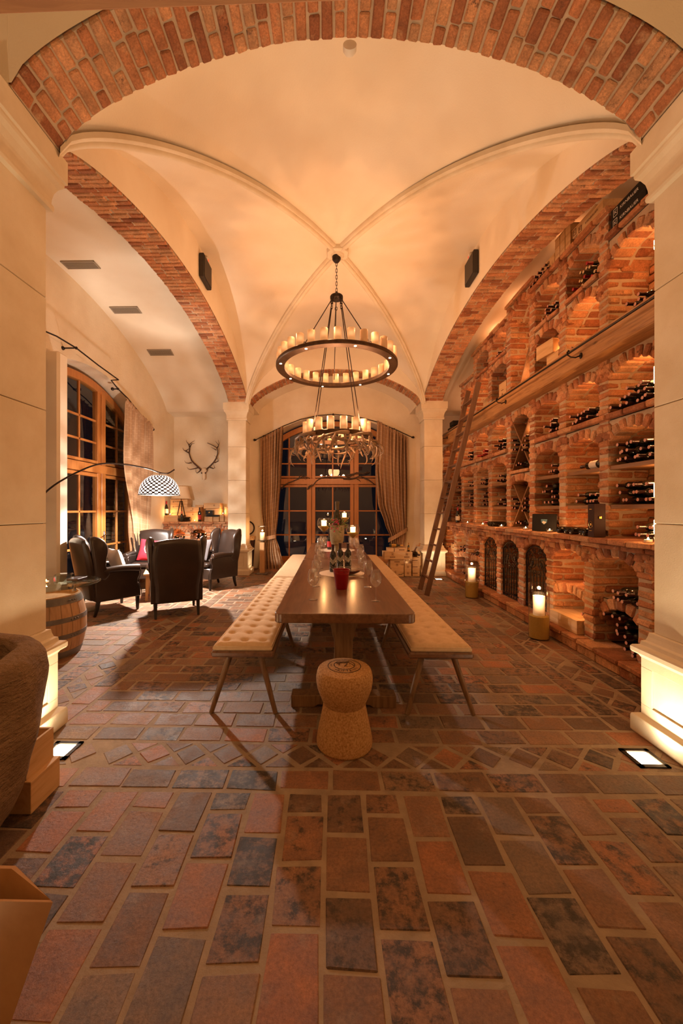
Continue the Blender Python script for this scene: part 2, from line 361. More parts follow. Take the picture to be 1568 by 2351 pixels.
BEV = lambda wd, sg=2: ('BEVEL', {'width': wd, 'segments': sg, 'limit_method': 'ANGLE', 'angle_limit': .6})
SUB = lambda k=2: ('SUBSURF', {'levels': k, 'render_levels': k})
def rb(): return (rnd.random(), rnd.random(), rnd.random())
def tag(o, label=None, cat=None, group=None, kind=None):
    if label: o['label'] = label
    if cat: o['category'] = cat
    if group: o['group'] = group
    if kind: o['kind'] = kind
    return o
def struct(o, label=None): o['kind'] = 'structure'; (label and o.__setitem__('label', label)); return o
def thing(name, label, cat, loc=(0, 0, 0), rz=0, group=None, rot=None):
    o = bpy.data.objects.new(name, None); COL.objects.link(o); o.empty_display_size = .05
    o.location = loc; o.rotation_euler = rot or (0, 0, rz); return tag(o, label, cat, group)
def dup(root, loc, rot=(0, 0, 0), label=None, group=None, scale=None):
    def cp(o, par):
        c = o.copy(); COL.objects.link(c)
        if par is not None: c.parent = par
        for ch in o.children: cp(ch, c)
        return c
    r = cp(root, None); r.location = loc; r.rotation_euler = rot
    if scale: r.scale = (scale,)*3
    if label: r['label'] = label
    if group: r['group'] = group
    elif 'group' in r.keys(): del r['group']
    return r
class Proto:                      # first use moves the original itself, later uses copy it
    def __init__(s, o): s.o = o; s.used = False
    def put(s, loc, rot=(0, 0, 0), label=None, group=None, scale=None):
        if s.used: return dup(s.o, loc, rot, label, group, scale)
        s.used = True; o = s.o; o.location = loc; o.rotation_euler = rot
        if scale: o.scale = (scale,)*3
        if label: o['label'] = label
        if group: o['group'] = group
        return o
def TR(loc, rz=0, rx=0, ry=0): return Matrix.Translation(loc) @ Matrix.Rotation(rz, 4, 'Z') @ Matrix.Rotation(ry, 4, 'Y') @ Matrix.Rotation(rx, 4, 'X')
# lettering as real mesh
_tc = {}
def text(sx):
    if sx in _tc: return _tc[sx]
    c = bpy.data.curves.new('t', 'FONT'); c.body = sx; c.size = 1; c.align_x = 'CENTER'; c.align_y = 'CENTER'; c.resolution_u = 3
    o = bpy.data.objects.new('t', c); COL.objects.link(o)
    me = bpy.data.meshes.new_from_object(o.evaluated_get(bpy.context.evaluated_depsgraph_get()))
    _tc[sx] = ([tuple(v.co) for v in me.vertices], [tuple(p.vertices) for p in me.polygons])
    bpy.data.objects.remove(o); bpy.data.curves.remove(c); bpy.data.meshes.remove(me); return _tc[sx]
def put_text(mb, sx, T, size): vs, fs = text(sx); mb.add([(x*size, y*size, 0) for x, y, z in vs], fs, T)
# ================================================================ THE PLACE
XL, XR, YN, YF = -1.81, 2.02, 2.50, 8.37      # inner faces of the arcades, depth of the vaulted bay
AXL, AXR = -1.77, 1.965                       # springing of the cross arches
ZS = 3.80; XW, XE, YB = -3.90, 3.25, 9.50     # left wall, right wall, back wall
WC = .065; LWC = 6.32                         # window centres
def pf(t): t = max(0., min(1., t)); q = 1-(1-t)**2; return .4*math.sqrt(q)+.6*q
def F(s, a, b): return pf(min(s-a, b-s)/((b-a)/2))
# ---- floor: worn clay pavers on a mortar bed, banded with a row of diamonds along the pillar lines
fl = MB(); gap = .0145
def paver(x, y, wx, wy, rz=0):
    fl.cr = rb(); j = .004
    T = TR((x+rnd.uniform(-j, j), y+rnd.uniform(-j, j), -.020+rnd.uniform(-.0012, .0012)), rz+rnd.uniform(-.012, .012), rnd.uniform(-.003, .003), rnd.uniform(-.003, .003))
    fl.cbox((0, 0, 0), (wx-gap*rnd.uniform(.8, 1.5), wy-gap*rnd.uniform(.8, 1.5), .04), .006, (.0065, .0065, .0008), T)
def rows_x(x0, x1, y0, y1, L=.285, D=.165, ph=0):
    ny = max(1, round((y1-y0)/D)); D = (y1-y0)/ny
    for j in range(ny):
        x = x0-(.5*L if (j+ph) % 2 else 0)+rnd.uniform(-.02, .02)
        while x < x1-.02:
            l = L*rnd.uniform(.93, 1.07); a = max(x, x0); b = min(x+l, x1)
            if x1-b < .05: b = x1
            if b-a > .05: paver((a+b)/2, y0+D*(j+.5), b-a, D)
            x += l if b < x1 else 9
def rows_y(x0, x1, y0, y1, L=.25, D=.19, ph=0, off=0.):
    nx = max(1, round((x1-x0)/D)); D = (x1-x0)/nx
    for j in range(nx):
        y = y1+(.5*L if (j+ph) % 2 else 0)+off
        while y > y0+.02:
            l = L*rnd.uniform(.95, 1.05); b = min(y, y1); a = max(y-l, y0)
            if b-a > .05: paver(x0+D*(j+.5), (a+b)/2, D, b-a)
            y -= l
def diamonds(x0, x1, y0, y1):
    if x1-x0 > y1-y0: w_, n, ax = y1-y0, round((x1-x0)/(y1-y0)), 0
    else: w_, n, ax = x1-x0, round((y1-y0)/(x1-x0)), 1
    st = ((x1-x0) if ax == 0 else (y1-y0))/n; s = w_/math.sqrt(2)
    for i in range(n):
        c = (x0+st*(i+.5), (y0+y1)/2) if ax == 0 else ((x0+x1)/2, y0+st*(i+.5))
        paver(c[0], c[1], s*.97, s*.97, PI/4)
        for sg in (-1, 1):          # triangles left over on both sides
            fl.cr = rb(); e = w_/2; g = .014
            if ax == 0: tri = [(c[0]+st/2-e+2*g, c[1]+sg*(e-g*.6)), (c[0]+st/2+e-2*g, c[1]+sg*(e-g*.6)), (c[0]+st/2, c[1]+sg*g*1.5)]
            else: tri = [(c[0]+sg*(e-g*.6), c[1]+st/2-e+2*g), (c[0]+sg*(e-g*.6), c[1]+st/2+e-2*g), (c[0]+sg*g*1.5, c[1]+st/2)]
            z = -.0015+rnd.uniform(-.002, .001); fl.add([(p[0], p[1], z) for p in tri]+[(p[0], p[1], -.03) for p in tri], [(0, 1, 2), (0, 1, 4, 3), (1, 2, 5, 4), (2, 0, 3, 5)])
rows_y(-4.2, 3.2, -2.2, 1.965, .256, .19, 0, .0)
rows_x(-4.2, 3.2, 1.975, 2.14); diamonds(-4.2, 3.2, 2.15, 2.37); rows_x(-4.2, 3.2, 2.38, 2.545, ph=1)
BL = [(-1.95, -1.785), (-2.175, -1.955), (-2.345, -2.18)]; BR = [(1.885, 2.05), (2.06, 2.28), (2.29, 2.45)]
for B in (BL, BR):
    rows_y(*B[0], 2.55, 8.2, .285, .165); diamonds(*B[1], 2.55, 8.2); rows_y(*B[2], 2.55, 8.2, .285, .165, 1)
rows_x(-1.78, 1.88, 2.55, 8.2)
rows_x(-3.95, -2.35, 2.55, 8.2, .285, .165); rows_x(2.455, 2.62, 2.55, 9.5, .16, .165)
rows_x(-3.95, 2.45, 8.21, 8.375); diamonds(-3.95, 2.45, 8.385, 8.605); rows_x(-3.95, 2.45, 8.615, 9.9)
struct(fl.build('floor', 'floor_brick'), 'worn reddish brown clay brick floor with bands of diamonds')
mb = MB(); mb.bb(-4.6, 3.5, -3.2, 10.4, -.2, -.0028); struct(mb.build('floor_mortar_surface', 'floor_mortar'))
# ---- brick arches
def arch_bricks(name, fn, a, b, width, label, pitch=.078):
    """fn(s, z, w) -> point; w runs 0..width across the soffit"""
    n = 400; S = [a+(b-a)*i/n for i in range(n+1)]; Z = [ZS+.70*F(s, a, b) for s in S]
    L = [0]
    for i in range(n): L.append(L[-1]+math.hypot(S[i+1]-S[i], Z[i+1]-Z[i]))
    cnt = int(L[-1]/pitch); k = 0; mb = MB()
    core = MB(); NC = 48
    cs = [a+(b-a)*(.5-.5*math.cos(PI*i/NC)) for i in range(NC+1)]
    vs = []; fs = []
    for s in cs:
        e = 1e-3*(b-a); s0, s1 = max(a, s-e), min(b, s+e); q = Vector((s1-s0, .70*(F(s1, a, b)-F(s0, a, b)))).normalized(); z = ZS+.70*F(s, a, b)
        for w_, dz in ((.016, .009), (width-.016, .009), (width-.016, .12), (.016, .12)): vs.append(tuple(fn(s-q.y*dz, z+q.x*dz, w_)))
    for i in range(NC):
        for q in range(4): fs.append((i*4+q, i*4+(q+1) % 4, (i+1)*4+(q+1) % 4, (i+1)*4+q))
    mb.cm = 1; mb.cr = (.5, .5, .5); mb.add(vs, fs); mb.cm = 0
    for c in range(cnt):
        l = (c+.5)*L[-1]/cnt
        while L[k+1] < l: k += 1
        u = (l-L[k])/(L[k+1]-L[k]); s = S[k]+(S[k+1]-S[k])*u; z = Z[k]+(Z[k+1]-Z[k])*u
        ta = Vector((S[k+1]-S[k], Z[k+1]-Z[k])).normalized(); nr = Vector((-ta.y, ta.x))
        cuts = [0, .262, width] if c % 2 else [0, width-.262, width]
        if rnd.random() < .25: cuts = [0, .13, .30, width] if c % 2 else [0, width-.30, width-.13, width]
        for i in range(len(cuts)-1):
            w0, w1 = cuts[i]+(.006 if i else .013), cuts[i+1]-(.006 if i < len(cuts)-2 else .013)
            o0 = Vector(fn(s+nr.x*.055, z+nr.y*.055, (w0+w1)/2)); ex = (Vector(fn(s+ta.x, z+ta.y, 0))-Vector(fn(s, z, 0))).normalized()
            ey = (Vector(fn(s, z, 1))-Vector(fn(s, z, 0))).normalized(); ez = ex.cross(ey)
            T = Matrix.Translation(o0) @ Matrix((ex, ey, ez)).transposed().to_4x4() @ TR((rnd.uniform(-.002, .002), rnd.uniform(-.003, .003), rnd.uniform(-.003, .003)), rnd.uniform(-.02, .02))
            mb.cr = rb(); mb.cbox((0, 0, 0), (pitch-.013, w1-w0, .115), .008, .0035, T)
    struct(mb.build(name, ['brick', 'mortar']), label)
ya, yb = YN-.41, YN
arch_bricks('trim_1', lambda s, z, w_: (s, ya+w_, z), AXL, AXR, .41, 'near cross arch of reddish bricks between the two nearest pillars')
arch_bricks('trim_2', lambda s, z, w_: (s, YF+w_, z), AXL, AXR, .41, 'far cross arch of reddish bricks in front of the back window')
arch_bricks('trim_3', lambda s, z, w_: (XL-w_, s, z), YN, YF, .44, 'left side arch of reddish bricks above the armchairs')
arch_bricks('trim_4', lambda s, z, w_: (XR+w_, s, z), YN, YF, .44, 'right side arch of reddish bricks beside the wine rack')
# ---- walls carried by the arches
def strip(mb, fn, S, lo, hi):
    vs = []; 
    for s in S: vs += [tuple(fn(s, lo(s))), tuple(fn(s, max(lo(s), hi(s))))]
    mb.add(vs, [(2*i, 2*i+2, 2*i+3, 2*i+1) for i in range(len(S)-1)])
def lin(a, b, n): return [a+(b-a)*i/n for i in range(n+1)]
def az(s, a, b, off=.022): return ZS+.70*F(s, a, b)+off
ZT = 5.35
mb = MB(); S = [AXL-.03]+lin(AXL, AXR, 60)+[AXR+.03]
for y in (ya+.006, yb-.006): strip(mb, lambda s, z: (s, y, z), S, lambda s: az(s, AXL, AXR), lambda s: ZT)
mb.bb(-4.2, AXL-.022, ya+.004, yb-.004, ZS, ZT); mb.bb(AXR+.022, 3.5, ya+.004, yb-.004, ZS, ZT)
struct(mb.build('wall_near_arch', 'plaster'))
mb = MB()
for y in (YF+.006, YF+.404): strip(mb, lambda s, z: (s, y, z), S, lambda s: az(s, AXL, AXR), lambda s: ZT)
mb.bb(XL-.44, AXL-.022, YF+.004, YF+.406, ZS, ZT); mb.bb(AXR+.022, XR+.44, YF+.004, YF+.406, ZS, ZT)
struct(mb.build('wall_far_arch', 'plaster'))
S = lin(YN, YF, 80)
for nm, xs in (('wall_arcade_left', (XL-.006, XL-.434)), ('wall_arcade_right', (XR+.006, XR+.434))):
    mb = MB()
    for x in xs: strip(mb, lambda s, z: (x, s, z), S, lambda s: az(s, YN, YF), lambda s: ZT)
    struct(mb.build(nm, 'plaster'))
# ---- vault: four cells meeting on the diagonals, ribs and boss
xc, yc = (XL+XR)/2, (YN+YF)/2; hx, hy = (XR-XL)/2, (YF-YN)/2; RISE = 1.31
mb = MB()
for sx in (-1, 1): mb.grid(40, 30, lambda u, v: (xc+sx*hx*(v+.004*v), yc+hy*(2*u-1)*v, ZS+RISE*pf(1-abs(2*u-1)*v)))
for sy in (-1, 1): mb.grid(40, 30, lambda u, v: (xc+hx*(2*u-1)*v, yc+sy*hy*v, ZS+RISE*pf(1-abs(2*u-1)*v)))
struct(mb.build('ceiling', 'plaster', smooth=True), 'pale cross vault meeting at a carved boss')
def sweep(mb, path, prof_, lat):
    vs = []
    for p in path:
        for a, b in prof_: vs.append((p[0]+lat[0]*a, p[1]+lat[1]*a, p[2]+b))
    k = len(prof_); mb.add(vs, [(i*k+q, i*k+q+1, (i+1)*k+q+1, (i+1)*k+q) for i in range(len(path)-1) for q in range(k-1)])
RP = [(-.06, .02), (-.058, -.022), (-.04, -.036), (-.026, -.032), (-.022, -.05), (-.008, -.062), (.008, -.062), (.022, -.05), (.026, -.032), (.04, -.036), (.058, -.022), (.06, .02)]
for i, (sx, sy) in enumerate(((-1, -1), (1, -1), (-1, 1), (1, 1))):
    mb = MB(); q = Vector((sx*hx, sy*hy, 0)).normalized(); lat = (-q.y, q.x)
    sweep(mb, [(xc+sx*hx*(1-t), yc+sy*hy*(1-t), ZS+RISE*pf(t)-.004) for t in lin(.0, .97, 50)], RP, lat)
    struct(mb.build('trim_%d' % (5+i), 'limestone', smooth=True, angle=50), 'moulded stone vault rib')
mb = MB(); mb.lathe([(.001, 5.03), (.085, 5.03), (.10, 5.05), (.155, 5.055), (.165, 5.075), (.165, 5.14)], 8, TR((xc, yc, 0), .39)); mb.lathe([(.0, 5.0), (.06, 5.01), (.075, 5.04)], 16, TR((xc, yc, 0)))
struct(mb.build('trim_9', 'limestone', smooth=True, angle=40), 'stone boss at the crown of the vault')
# ---- aisle ceilings (barrels across) and the bay behind the far arch
def az2(y): return ZS+1.16*F(y, 1.75, 9.05) if 1.75 < y < 9.05 else ZS-.04*max(0, y-9.05)/.45
for nm, x0, x1 in (('ceiling_left', -4.35, XL-.42), ('ceiling_right', XR+.42, 3.5)):
    mb = MB(); mb.grid(4, 110, lambda u, v: (x0+(x1-x0)*u, 1.5+(YB+.1-1.5)*v, az2(1.5+(YB+.1-1.5)*v))); struct(mb.build(nm, 'plaster', smooth=True))
mb = MB(); mb.grid(70, 4, lambda u, v: (AXL-.0+(AXR-AXL)*u, YF+.40+(YB+.1-YF-.4)*v, ZS+.05+.74*F(AXL+(AXR-AXL)*u, AXL, AXR)))
mb.bb(XL-.44, AXL+.01, YF+.4, YB+.1, ZS, ZS+.3); mb.bb(AXR-.01, XR+.44, YF+.4, YB+.1, ZS, ZS+.3)
struct(mb.build('ceiling_back', 'plaster', smooth=True, angle=40))
mb = MB(); mb.bb(-4.35, 3.6, -3.2, ya+.01, 4.75, 4.9); struct(mb.build('ceiling_near', 'plaster'))
# ---- outer walls with arched window openings
def wtop(u, hw=1.65, apex=3.70, R=2.506): return apex-R+math.sqrt(max(0, R*R-u*u)) if abs(u) <= hw else None
def opened_wall(name, fn, u0, u1, uc, hw, apex, R, depth, top, zb=.15):
    """fn(u, z, d): d = 0 on the room face, d = depth at the window"""
    mb = MB(); zo = lambda u: apex-R+math.sqrt(max(0, R*R-(u-uc)**2))
    strip(mb, lambda s, z: fn(s, z, 0), [u0, uc-hw], lambda s: 0, lambda s: top); strip(mb, lambda s, z: fn(s, z, 0), [uc+hw, u1], lambda s: 0, lambda s: top)
    S_ = lin(uc-hw, uc+hw, 48); strip(mb, lambda s, z: fn(s, z, 0), S_, zo, lambda s: top); strip(mb, lambda s, z: fn(s, z, 0), S_, lambda s: 0, lambda s: .10)
    pth = [(uc-hw, .10)]+[(s, zo(s)) for s in S_]+[(uc+hw, .10)]
    vs = []
    for s, z in pth: vs += [tuple(fn(s, z, 0)), tuple(fn(s, z, depth+.12))]
    k = len(pth); mb.add(vs, [(2*i, 2*i+2, 2*i+3, 2*i+1) for i in range(k-1)]+[(2*k-2, 0, 1, 2*k-1)])
    # masonry behind the plaster so no light leaks past the frame
    for a, b in ((u0, uc-hw), (uc+hw, u1)): strip(mb, lambda s, z: fn(s, z, depth+.12), [a, b], lambda s: 0, lambda s: top)
    strip(mb, lambda s, z: fn(s, z, depth+.12), S_, zo, lambda s: top)
    struct(mb.build(name, 'plaster_rough', smooth=True, angle=35))
opened_wall('wall_back', lambda u, z, d: (u, YB+d, z), -4.35, 3.5, WC, 1.72, 3.79, 2.57, .45, ZT)
opened_wall('wall_left', lambda u, z, d: (XW-d, u, z), -3.2, 9.6, LWC, 1.72, 3.79, 2.57, .30, ZT)
mb = MB(); mb.bb(XE, XE+.15, -3.2, 9.7, 0, ZT); struct(mb.build('wall_right', 'plaster_rough'))
mb = MB(); mb.bb(-4.4, 3.5, -3.3, -3.15, 0, 5); struct(mb.build('wall_camera', 'plaster'))
mb = MB(); mb.cbox((-3.83, 5.27, 1.83), (.24, .2, 3.6), .03); struct(mb.build('wall_pier', 'plaster', smooth=True, angle=30), 'plastered wall pier left of the side window')
mb = MB()
for i in range(42):
    z = .05+i*.09
    for j in range(2): mb.cr = rb(); mb.cbox((-4.55-j*.3, 8.02+rnd.uniform(-.02, .02), z), (.29, .16, .08), .012, .008)
struct(mb.build('wall_outside', 'trough_stone'), 'dark stone reveal outside the side window')
# ---- windows: larch frames with glazing bars
def window(name, T, panes_label):
    mb = MB(); mb.T = T; D = .045
    def bar(u0, u1, z0, z1, d=D): mb.bb(u0, u1, -d, d, z0, z1)
    def arcbar(h0, h1, zlo_clip=None):
        R0 = 2.506; pts = lin(-1.65, 1.65, 48); vs = []
        for u in pts:
            z = wtop(u); nx, nz = u/R0, (z-(3.70-R0))/R0
            for r_, d in ((h0, -D-.01), (h1, -D-.01), (h1, D+.01), (h0, D+.01)): vs.append((u-nx*r_, d, z-nz*r_))
        mb.add(vs, [(i*4+q, i*4+(q+1) % 4, (i+1)*4+(q+1) % 4, (i+1)*4+q) for i in range(48) for q in range(4)])
    arcbar(-.03, .10)
    for s in (-1, 1):
        mb.bb(min(s*1.68, s*1.56), max(s*1.68, s*1.56), -D-.01, D+.01, .12, wtop(1.6))
        bar(min(s*.45, s*.54), max(s*.45, s*.54), .2, wtop(.5)-.02, .05); bar(min(s*.55, s*.67), max(s*.55, s*.67), .2, wtop(.6)-.02, .065)
        bar(s*1.13-.017, s*1.13+.017, .2, wtop(1.13)-.05, .02)
        bar(min(s*1.5, s*1.57), max(s*1.5, s*1.57), .2, 2.1)
    bar(-.018, .018, .2, wtop(0)-.05, .02)
    for z in (3.03, 2.64, 1.416, .794):
        hw = 1.6
        while wtop(hw)-.05 < z: hw -= .02
        bar(-hw, hw, z-.018, z+.018, .02)
    mb.bb(-1.66, 1.66, -.085, .05, 2.10, 2.25); bar(-1.6, 1.6, 2.03, 2.09); bar(-1.6, 1.6, 2.27, 2.32)
    bar(-1.66, 1.66, .12, .24, .06)
    f = struct(mb.build(name, 'larch_frame', mods=[BEV(.006, 1)]), 'arched larch wood window door with glazing bars')
    g = MB(); g.T = T; S_ = lin(-1.62, 1.62, 40); strip(g, lambda s, z: (s, .0, z), S_, lambda s: .2, lambda s: wtop(s)-.04)
    p = g.build('pane', 'pane', f); h = MB(); h.T = T; h.cbox((.60, -.075, .98), (.03, .02, .16), .006); h.tube([(.60, -.08, 1.0), (.60, -.12, 1.0), (.50, -.12, .985)], .008, 8); h.build('door_handle', 'steel', f, smooth=True, angle=40)
    return f
window('window_1', TR((WC, YB+.45, 0)), '')
window('window_2', Matrix.Translation((XW-.30, LWC, 0)) @ Matrix.Rotation(PI/2, 4, 'Z'), '')
mb = MB(); mb.bb(WC-1.72, WC+1.72, YB, YB+.5, 0, .12); struct(mb.build('window_sill', 'larch_frame'))
# ---- pillars: plinth, panelled dado, ashlar shaft, capital
def square_prof(mb, x0, x1, y0, y1, prof_):
    vs = []
    for o, z in prof_: vs += [(x0-o, y0-o, z), (x1+o, y0-o, z), (x1+o, y1+o, z), (x0-o, y1+o, z)]
    k = len(prof_); fs = [(i*4+q, i*4+(q+1) % 4, (i+1)*4+(q+1) % 4, (i+1)*4+q) for i in range(k-1) for q in range(4)]
    mb.add(vs, fs+[(3, 2, 1, 0), tuple(4*(k-1)+q for q in range(4))])
def pillar(x0, x1, y0, y1, label):
    mb = MB(); s = .045
    square_prof(mb, x0, x1, y0, y1, [(.078, 0), (.085, .012), (.085, .10), (.08, .115), (s-.004, .135)])
    square_prof(mb, x0, x1, y0, y1, [(s-.012, .12), (s-.012, .50)])
    X0, X1, Y0, Y1 = x0-s, x1+s, y0-s, y1+s; e = .012; zb_, zt_ = .13, .50; fw = .085
    for a, b, c, d, z0, z1 in ((X0, X1, Y0, Y1, zb_, zb_+.065), (X0, X1, Y0, Y1, zt_-.065, zt_)): mb.bb(a, b, c, d, z0, z1)
    for a in (X0, X1-fw):
        for c in (Y0, Y1-fw): mb.bb(a, a+fw, c, c+fw, zb_+.065, zt_-.065)
    square_prof(mb, x0, x1, y0, y1, [(s+.002, .495), (s+.012, .512), (.078, .520), (.085, .528), (.085, .556), (.078, .566), (.05, .574), (.046, .60), (.03, .608), (.022, .635), (.018, .66), (.0, .662)])
    zs_ = [.66, 1.36, 2.10, 2.84, 3.43]
    for a, b in zip(zs_, zs_[1:]): mb.cbox(((x0+x1)/2, (y0+y1)/2, (a+b)/2), (x1-x0, y1-y0, b-a-.003), .004)
    square_prof(mb, x0, x1, y0, y1, [(.0, 3.42), (.028, 3.425), (.032, 3.445), (.028, 3.465), (.02, 3.47), (.022, 3.50), (.030, 3.545), (.047, 3.585), (.068, 3.61), (.072, 3.625), (.072, 3.64), (.085, 3.648), (.085, 3.80), (0, 3.801)])
    struct(mb.build('pillar', 'limestone', mods=[BEV(.003, 1)]), label)
SHL, SHR = (-2.265, -1.865), (2.065, 2.465)
pillar(*SHL, 2.085, 2.485, 'near left limestone pillar beside the barrel'); pillar(*SHR, 2.085, 2.485, 'near right limestone pillar beside the wine rack')
pillar(*SHL, 8.45, 8.85, 'far left limestone pillar behind the armchairs'); pillar(*SHR, 8.45, 8.85, 'far right limestone pillar behind the ladder')
# timber beam above the camera's bay
mb = MB(); p0 = RY(0, 36, 1.55); p1 = RY(940, 0, 1.47); d = p1-p0; ang = math.atan2(d.y, d.x); L = 4.2; c = p0+d.normalized()*.8
T = Matrix.Translation(c) @ Matrix.Rotation(ang, 4, 'Z') @ Matrix.Rotation(-math.asin(d.z/d.length), 4, 'Y'); mb.cbox((0, -.09, .09), (L, .18, .18), .008, 0, T)
struct(mb.build('ceiling_beam', 'ceiling_oak'), 'planed timber beam crossing overhead')
# ---- recessed uplights in the floor at each pillar
def uplight(p, toward, label, power):
    t = thing('floor_uplight', label, 'lamp', (p.x, p.y, 0), 0, 'uplights recessed in the floor'); a = .085
    mb = MB(); 
    for x0, x1, y0, y1 in ((-a, a, -a, -a+.025), (-a, a, a-.025, a), (-a, -a+.025, -a, a), (a-.025, a, -a, a)): mb.bb(x0, x1, y0, y1, -.01, .006)
    mb.build('bezel', 'iron', t); mb = MB(); mb.bb(-.055, .055, -.055, .055, -.01, .002); mb.build('lens', 'spot', t)
    lamp('uplight', 'SPOT', (p.x, p.y, .02), power, WHITE, .03, spot=2.3, target=toward, blend=.9)
for px, py, sx, lb in ((140, 1723, -1, 'square floor uplight beside the near left pillar base'), (1478, 1741, 1, 'square floor uplight beside the near right pillar base'),
                       (596, 1317, -1, 'square floor uplight at the floor lantern by the far left pillar'), (1007, 1330, 1, 'square floor uplight behind the ladder by the far right pillar')):
    p = RZ(px, py, 0); nr = p.y < 4; uplight(p, (p.x+sx*.34, p.y+(.05 if nr else .1), 1.6), lb, L_UPL if nr else L_UPL*.8)

for p, tg, lb in ((Vector((-1.55, .62, 0)), (-1.95, 2.2, 2.7), 'unseen square floor uplight added left of the camera by the stone trough'), (Vector((1.75, .95, 0)), (2.15, 2.25, 2.7), 'unseen square floor uplight added right of the camera near the right pillar')): uplight(p, tg, lb, L_UPL*4.2)  # unseen uplights added to brighten the near pillars and the arch wall
# ================================================================ BRICK WINE RACK along the right wall
XLO, XUP, XB = 2.63, 2.78, 3.20; PY0, PIT = 3.27, .697
pk = lambda k: PY0+PIT*k
rack = thing('brick_wine_rack', 'long reddish brick wine rack of arched niches along the right wall', 'wine rack', (XB, pk(4), 0))
RO = Matrix.Translation((-XB, -pk(4), 0))
def rmb(): m_ = MB(); m_.T = RO.copy(); return m_
CR = .083
def pier(mb, y, z0, z1, xf, hw=.075):
    n = max(1, round((z1-z0)/CR)); h = (z1-z0)/n
    for i in range(n):
        z = z0+h*(i+.5); cuts = [0, .26, XB-xf] if (i % 2) else [0, .13, XB-xf]
        for a, b in zip(cuts, cuts[1:]):
            mb.cr = rb(); T = TR((xf+(a+b)/2+rnd.uniform(-.006, .006), y+rnd.uniform(-.005, .005), z), rnd.uniform(-.03, .03))
            mb.cbox((0, 0, 0), (b-a-.008, 2*hw+rnd.uniform(-.012, .016), h-.012), .016, .007, T)
    mb.cm = 1; mb.cr = (.5, .5, .5); mb.bb(xf+.014, XB, y-hw+.012, y+hw-.012, z0, z1); mb.cm = 0
def niche_top(mb, k, za, zt, xf, rise=.10, hw=.075):
    """segmental brick arch over bay k with its crown's underside at za, masonry up to zt"""
    y0, y1 = pk(k)+hw, pk(k+1)-hw; ym = (y0+y1)/2; h = (y1-y0)/2; R = (h*h+rise*rise)/(2*rise); zc = za-R; n = 7; am = math.asin(min(1, h/R)); dp = XB-xf
    for i in range(n):
        a = -am+2*am*(i+.5)/n; ro = R+.055
        for x0, x1 in ((0, .2), (.21, dp)):
            mb.cr = rb(); T = TR((xf+(x0+x1)/2+rnd.uniform(-.006, .004), ym+ro*math.sin(a), zc+ro*math.cos(a))) @ Matrix.Rotation(-a, 4, 'X')
            mb.cbox((0, 0, 0), (x1-x0-.008, 2*R*am/n*1.06-.012, .108), .013, .005, T)
    # mortar core above
    mb.cm = 1; mb.cr = (.5, .5, .5); S_ = lin(y0-hw, y1+hw, 16); zo = lambda s: zc+math.sqrt(max(0, R*R-min(abs(s-ym), h)**2))+.015
    for x in (xf+.022, XB): 
        vs = []
        for s in S_: vs += [(x, s, zo(s)), (x, s, zt)]
        mb.add(vs, [(2*i, 2*i+2, 2*i+3, 2*i+1) for i in range(16)])
    vs = []
    for s in S_: vs += [(xf+.022, s, zo(s)), (XB, s, zo(s))]
    mb.add(vs, [(2*i, 2*i+2, 2*i+3, 2*i+1) for i in range(16)]); mb.bb(xf+.022, XB, y0-hw, y1+hw, zt-.01, zt-.002); mb.cm = 0
    # bricks between the arch and the ledge
    z = za+.115
    while z+.05 < zt:
        h_ = min(CR, zt-z); y = y0-hw+.08
        while y < y1+hw-.1:
            l = min(rnd.choice((.13, .25, .22)), y1+hw-y); mb.cr = rb(); mb.cbox((xf+.05+rnd.uniform(-.004, .004), y+l/2, z+h_/2), (.10, l-.012, h_-.012), .011, .005); y += l
        z += CR
    for s, yy in ((1, y0), (-1, y1)):      # haunch bricks beside the arch
        zz = za-rise+.02
        while zz+.06 < za+.08:
            wd = .05+.10*(zz-(za-rise))/.2*0; mb.cr = rb(); mb.cbox((xf+.05, yy-s*.02, zz+.04), (.10, .10, .07), .011, .005); zz += CR
def ledge(mb, ya_, yb_, z, xf, t=.055, out=.035):
    y = ya_
    while y < yb_-.01:
        l = min(.26*rnd.uniform(.8, 1.15), yb_-y)
        if yb_-(y+l) < .08: l = yb_-y
        mb.cr = rb(); mb.cbox(((xf-out+XB)/2+rnd.uniform(-.008, .008), y+l/2, z-t/2), (XB-xf+out, l-.006, t), .009, .004); y += l
def back(mb, ya_, yb_, z0, z1):
    nz = int((z1-z0)/CR)
    for i in range(nz):
        y = ya_-(.13 if i % 2 else 0)
        while y < yb_-.02:
            a, b = max(y, ya_), min(y+.265, yb_)
            if b-a > .04: mb.cr = rb(); mb.cbox((XB+.02+rnd.uniform(-.006, .006), (a+b)/2, z0+CR*(i+.5)), (.09, b-a-.013, CR-.014), .01, .004)
            y += .265
BM = ['brick', 'mortar']
# kerb step the rack stands on
mb = rmb(); y = 2.3
while y < 9.5:
    l = .27*rnd.uniform(.9, 1.1); mb.cr = rb(); mb.cbox((2.56, y+l/2, .045), (.09, l-.012, .09), .008, .003); mb.cr = rb(); mb.cbox((2.66+rnd.uniform(-.006, .006), y+l/2, .112), (.32, l-.012, .045), .009, .004); y += l
mb.cm = 1; mb.bb(2.53, XB, 2.3, 9.48, 0, .10); mb.cm = 0
mb.build('kerb', BM, rack)
# back wall
mb = rmb(); back(mb, 2.3, 9.45, .13, 4.12); back(mb, pk(1), pk(6)+.1, 4.12, 4.45); mb.cm = 1; mb.bb(XB+.03, XE, 2.3, 9.48, .0, 4.14); mb.bb(XB+.03, XE, pk(1)-.08, pk(6)+.1, 4.1, 4.46); mb.cm = 0
mb.build('back_wall', BM, rack)
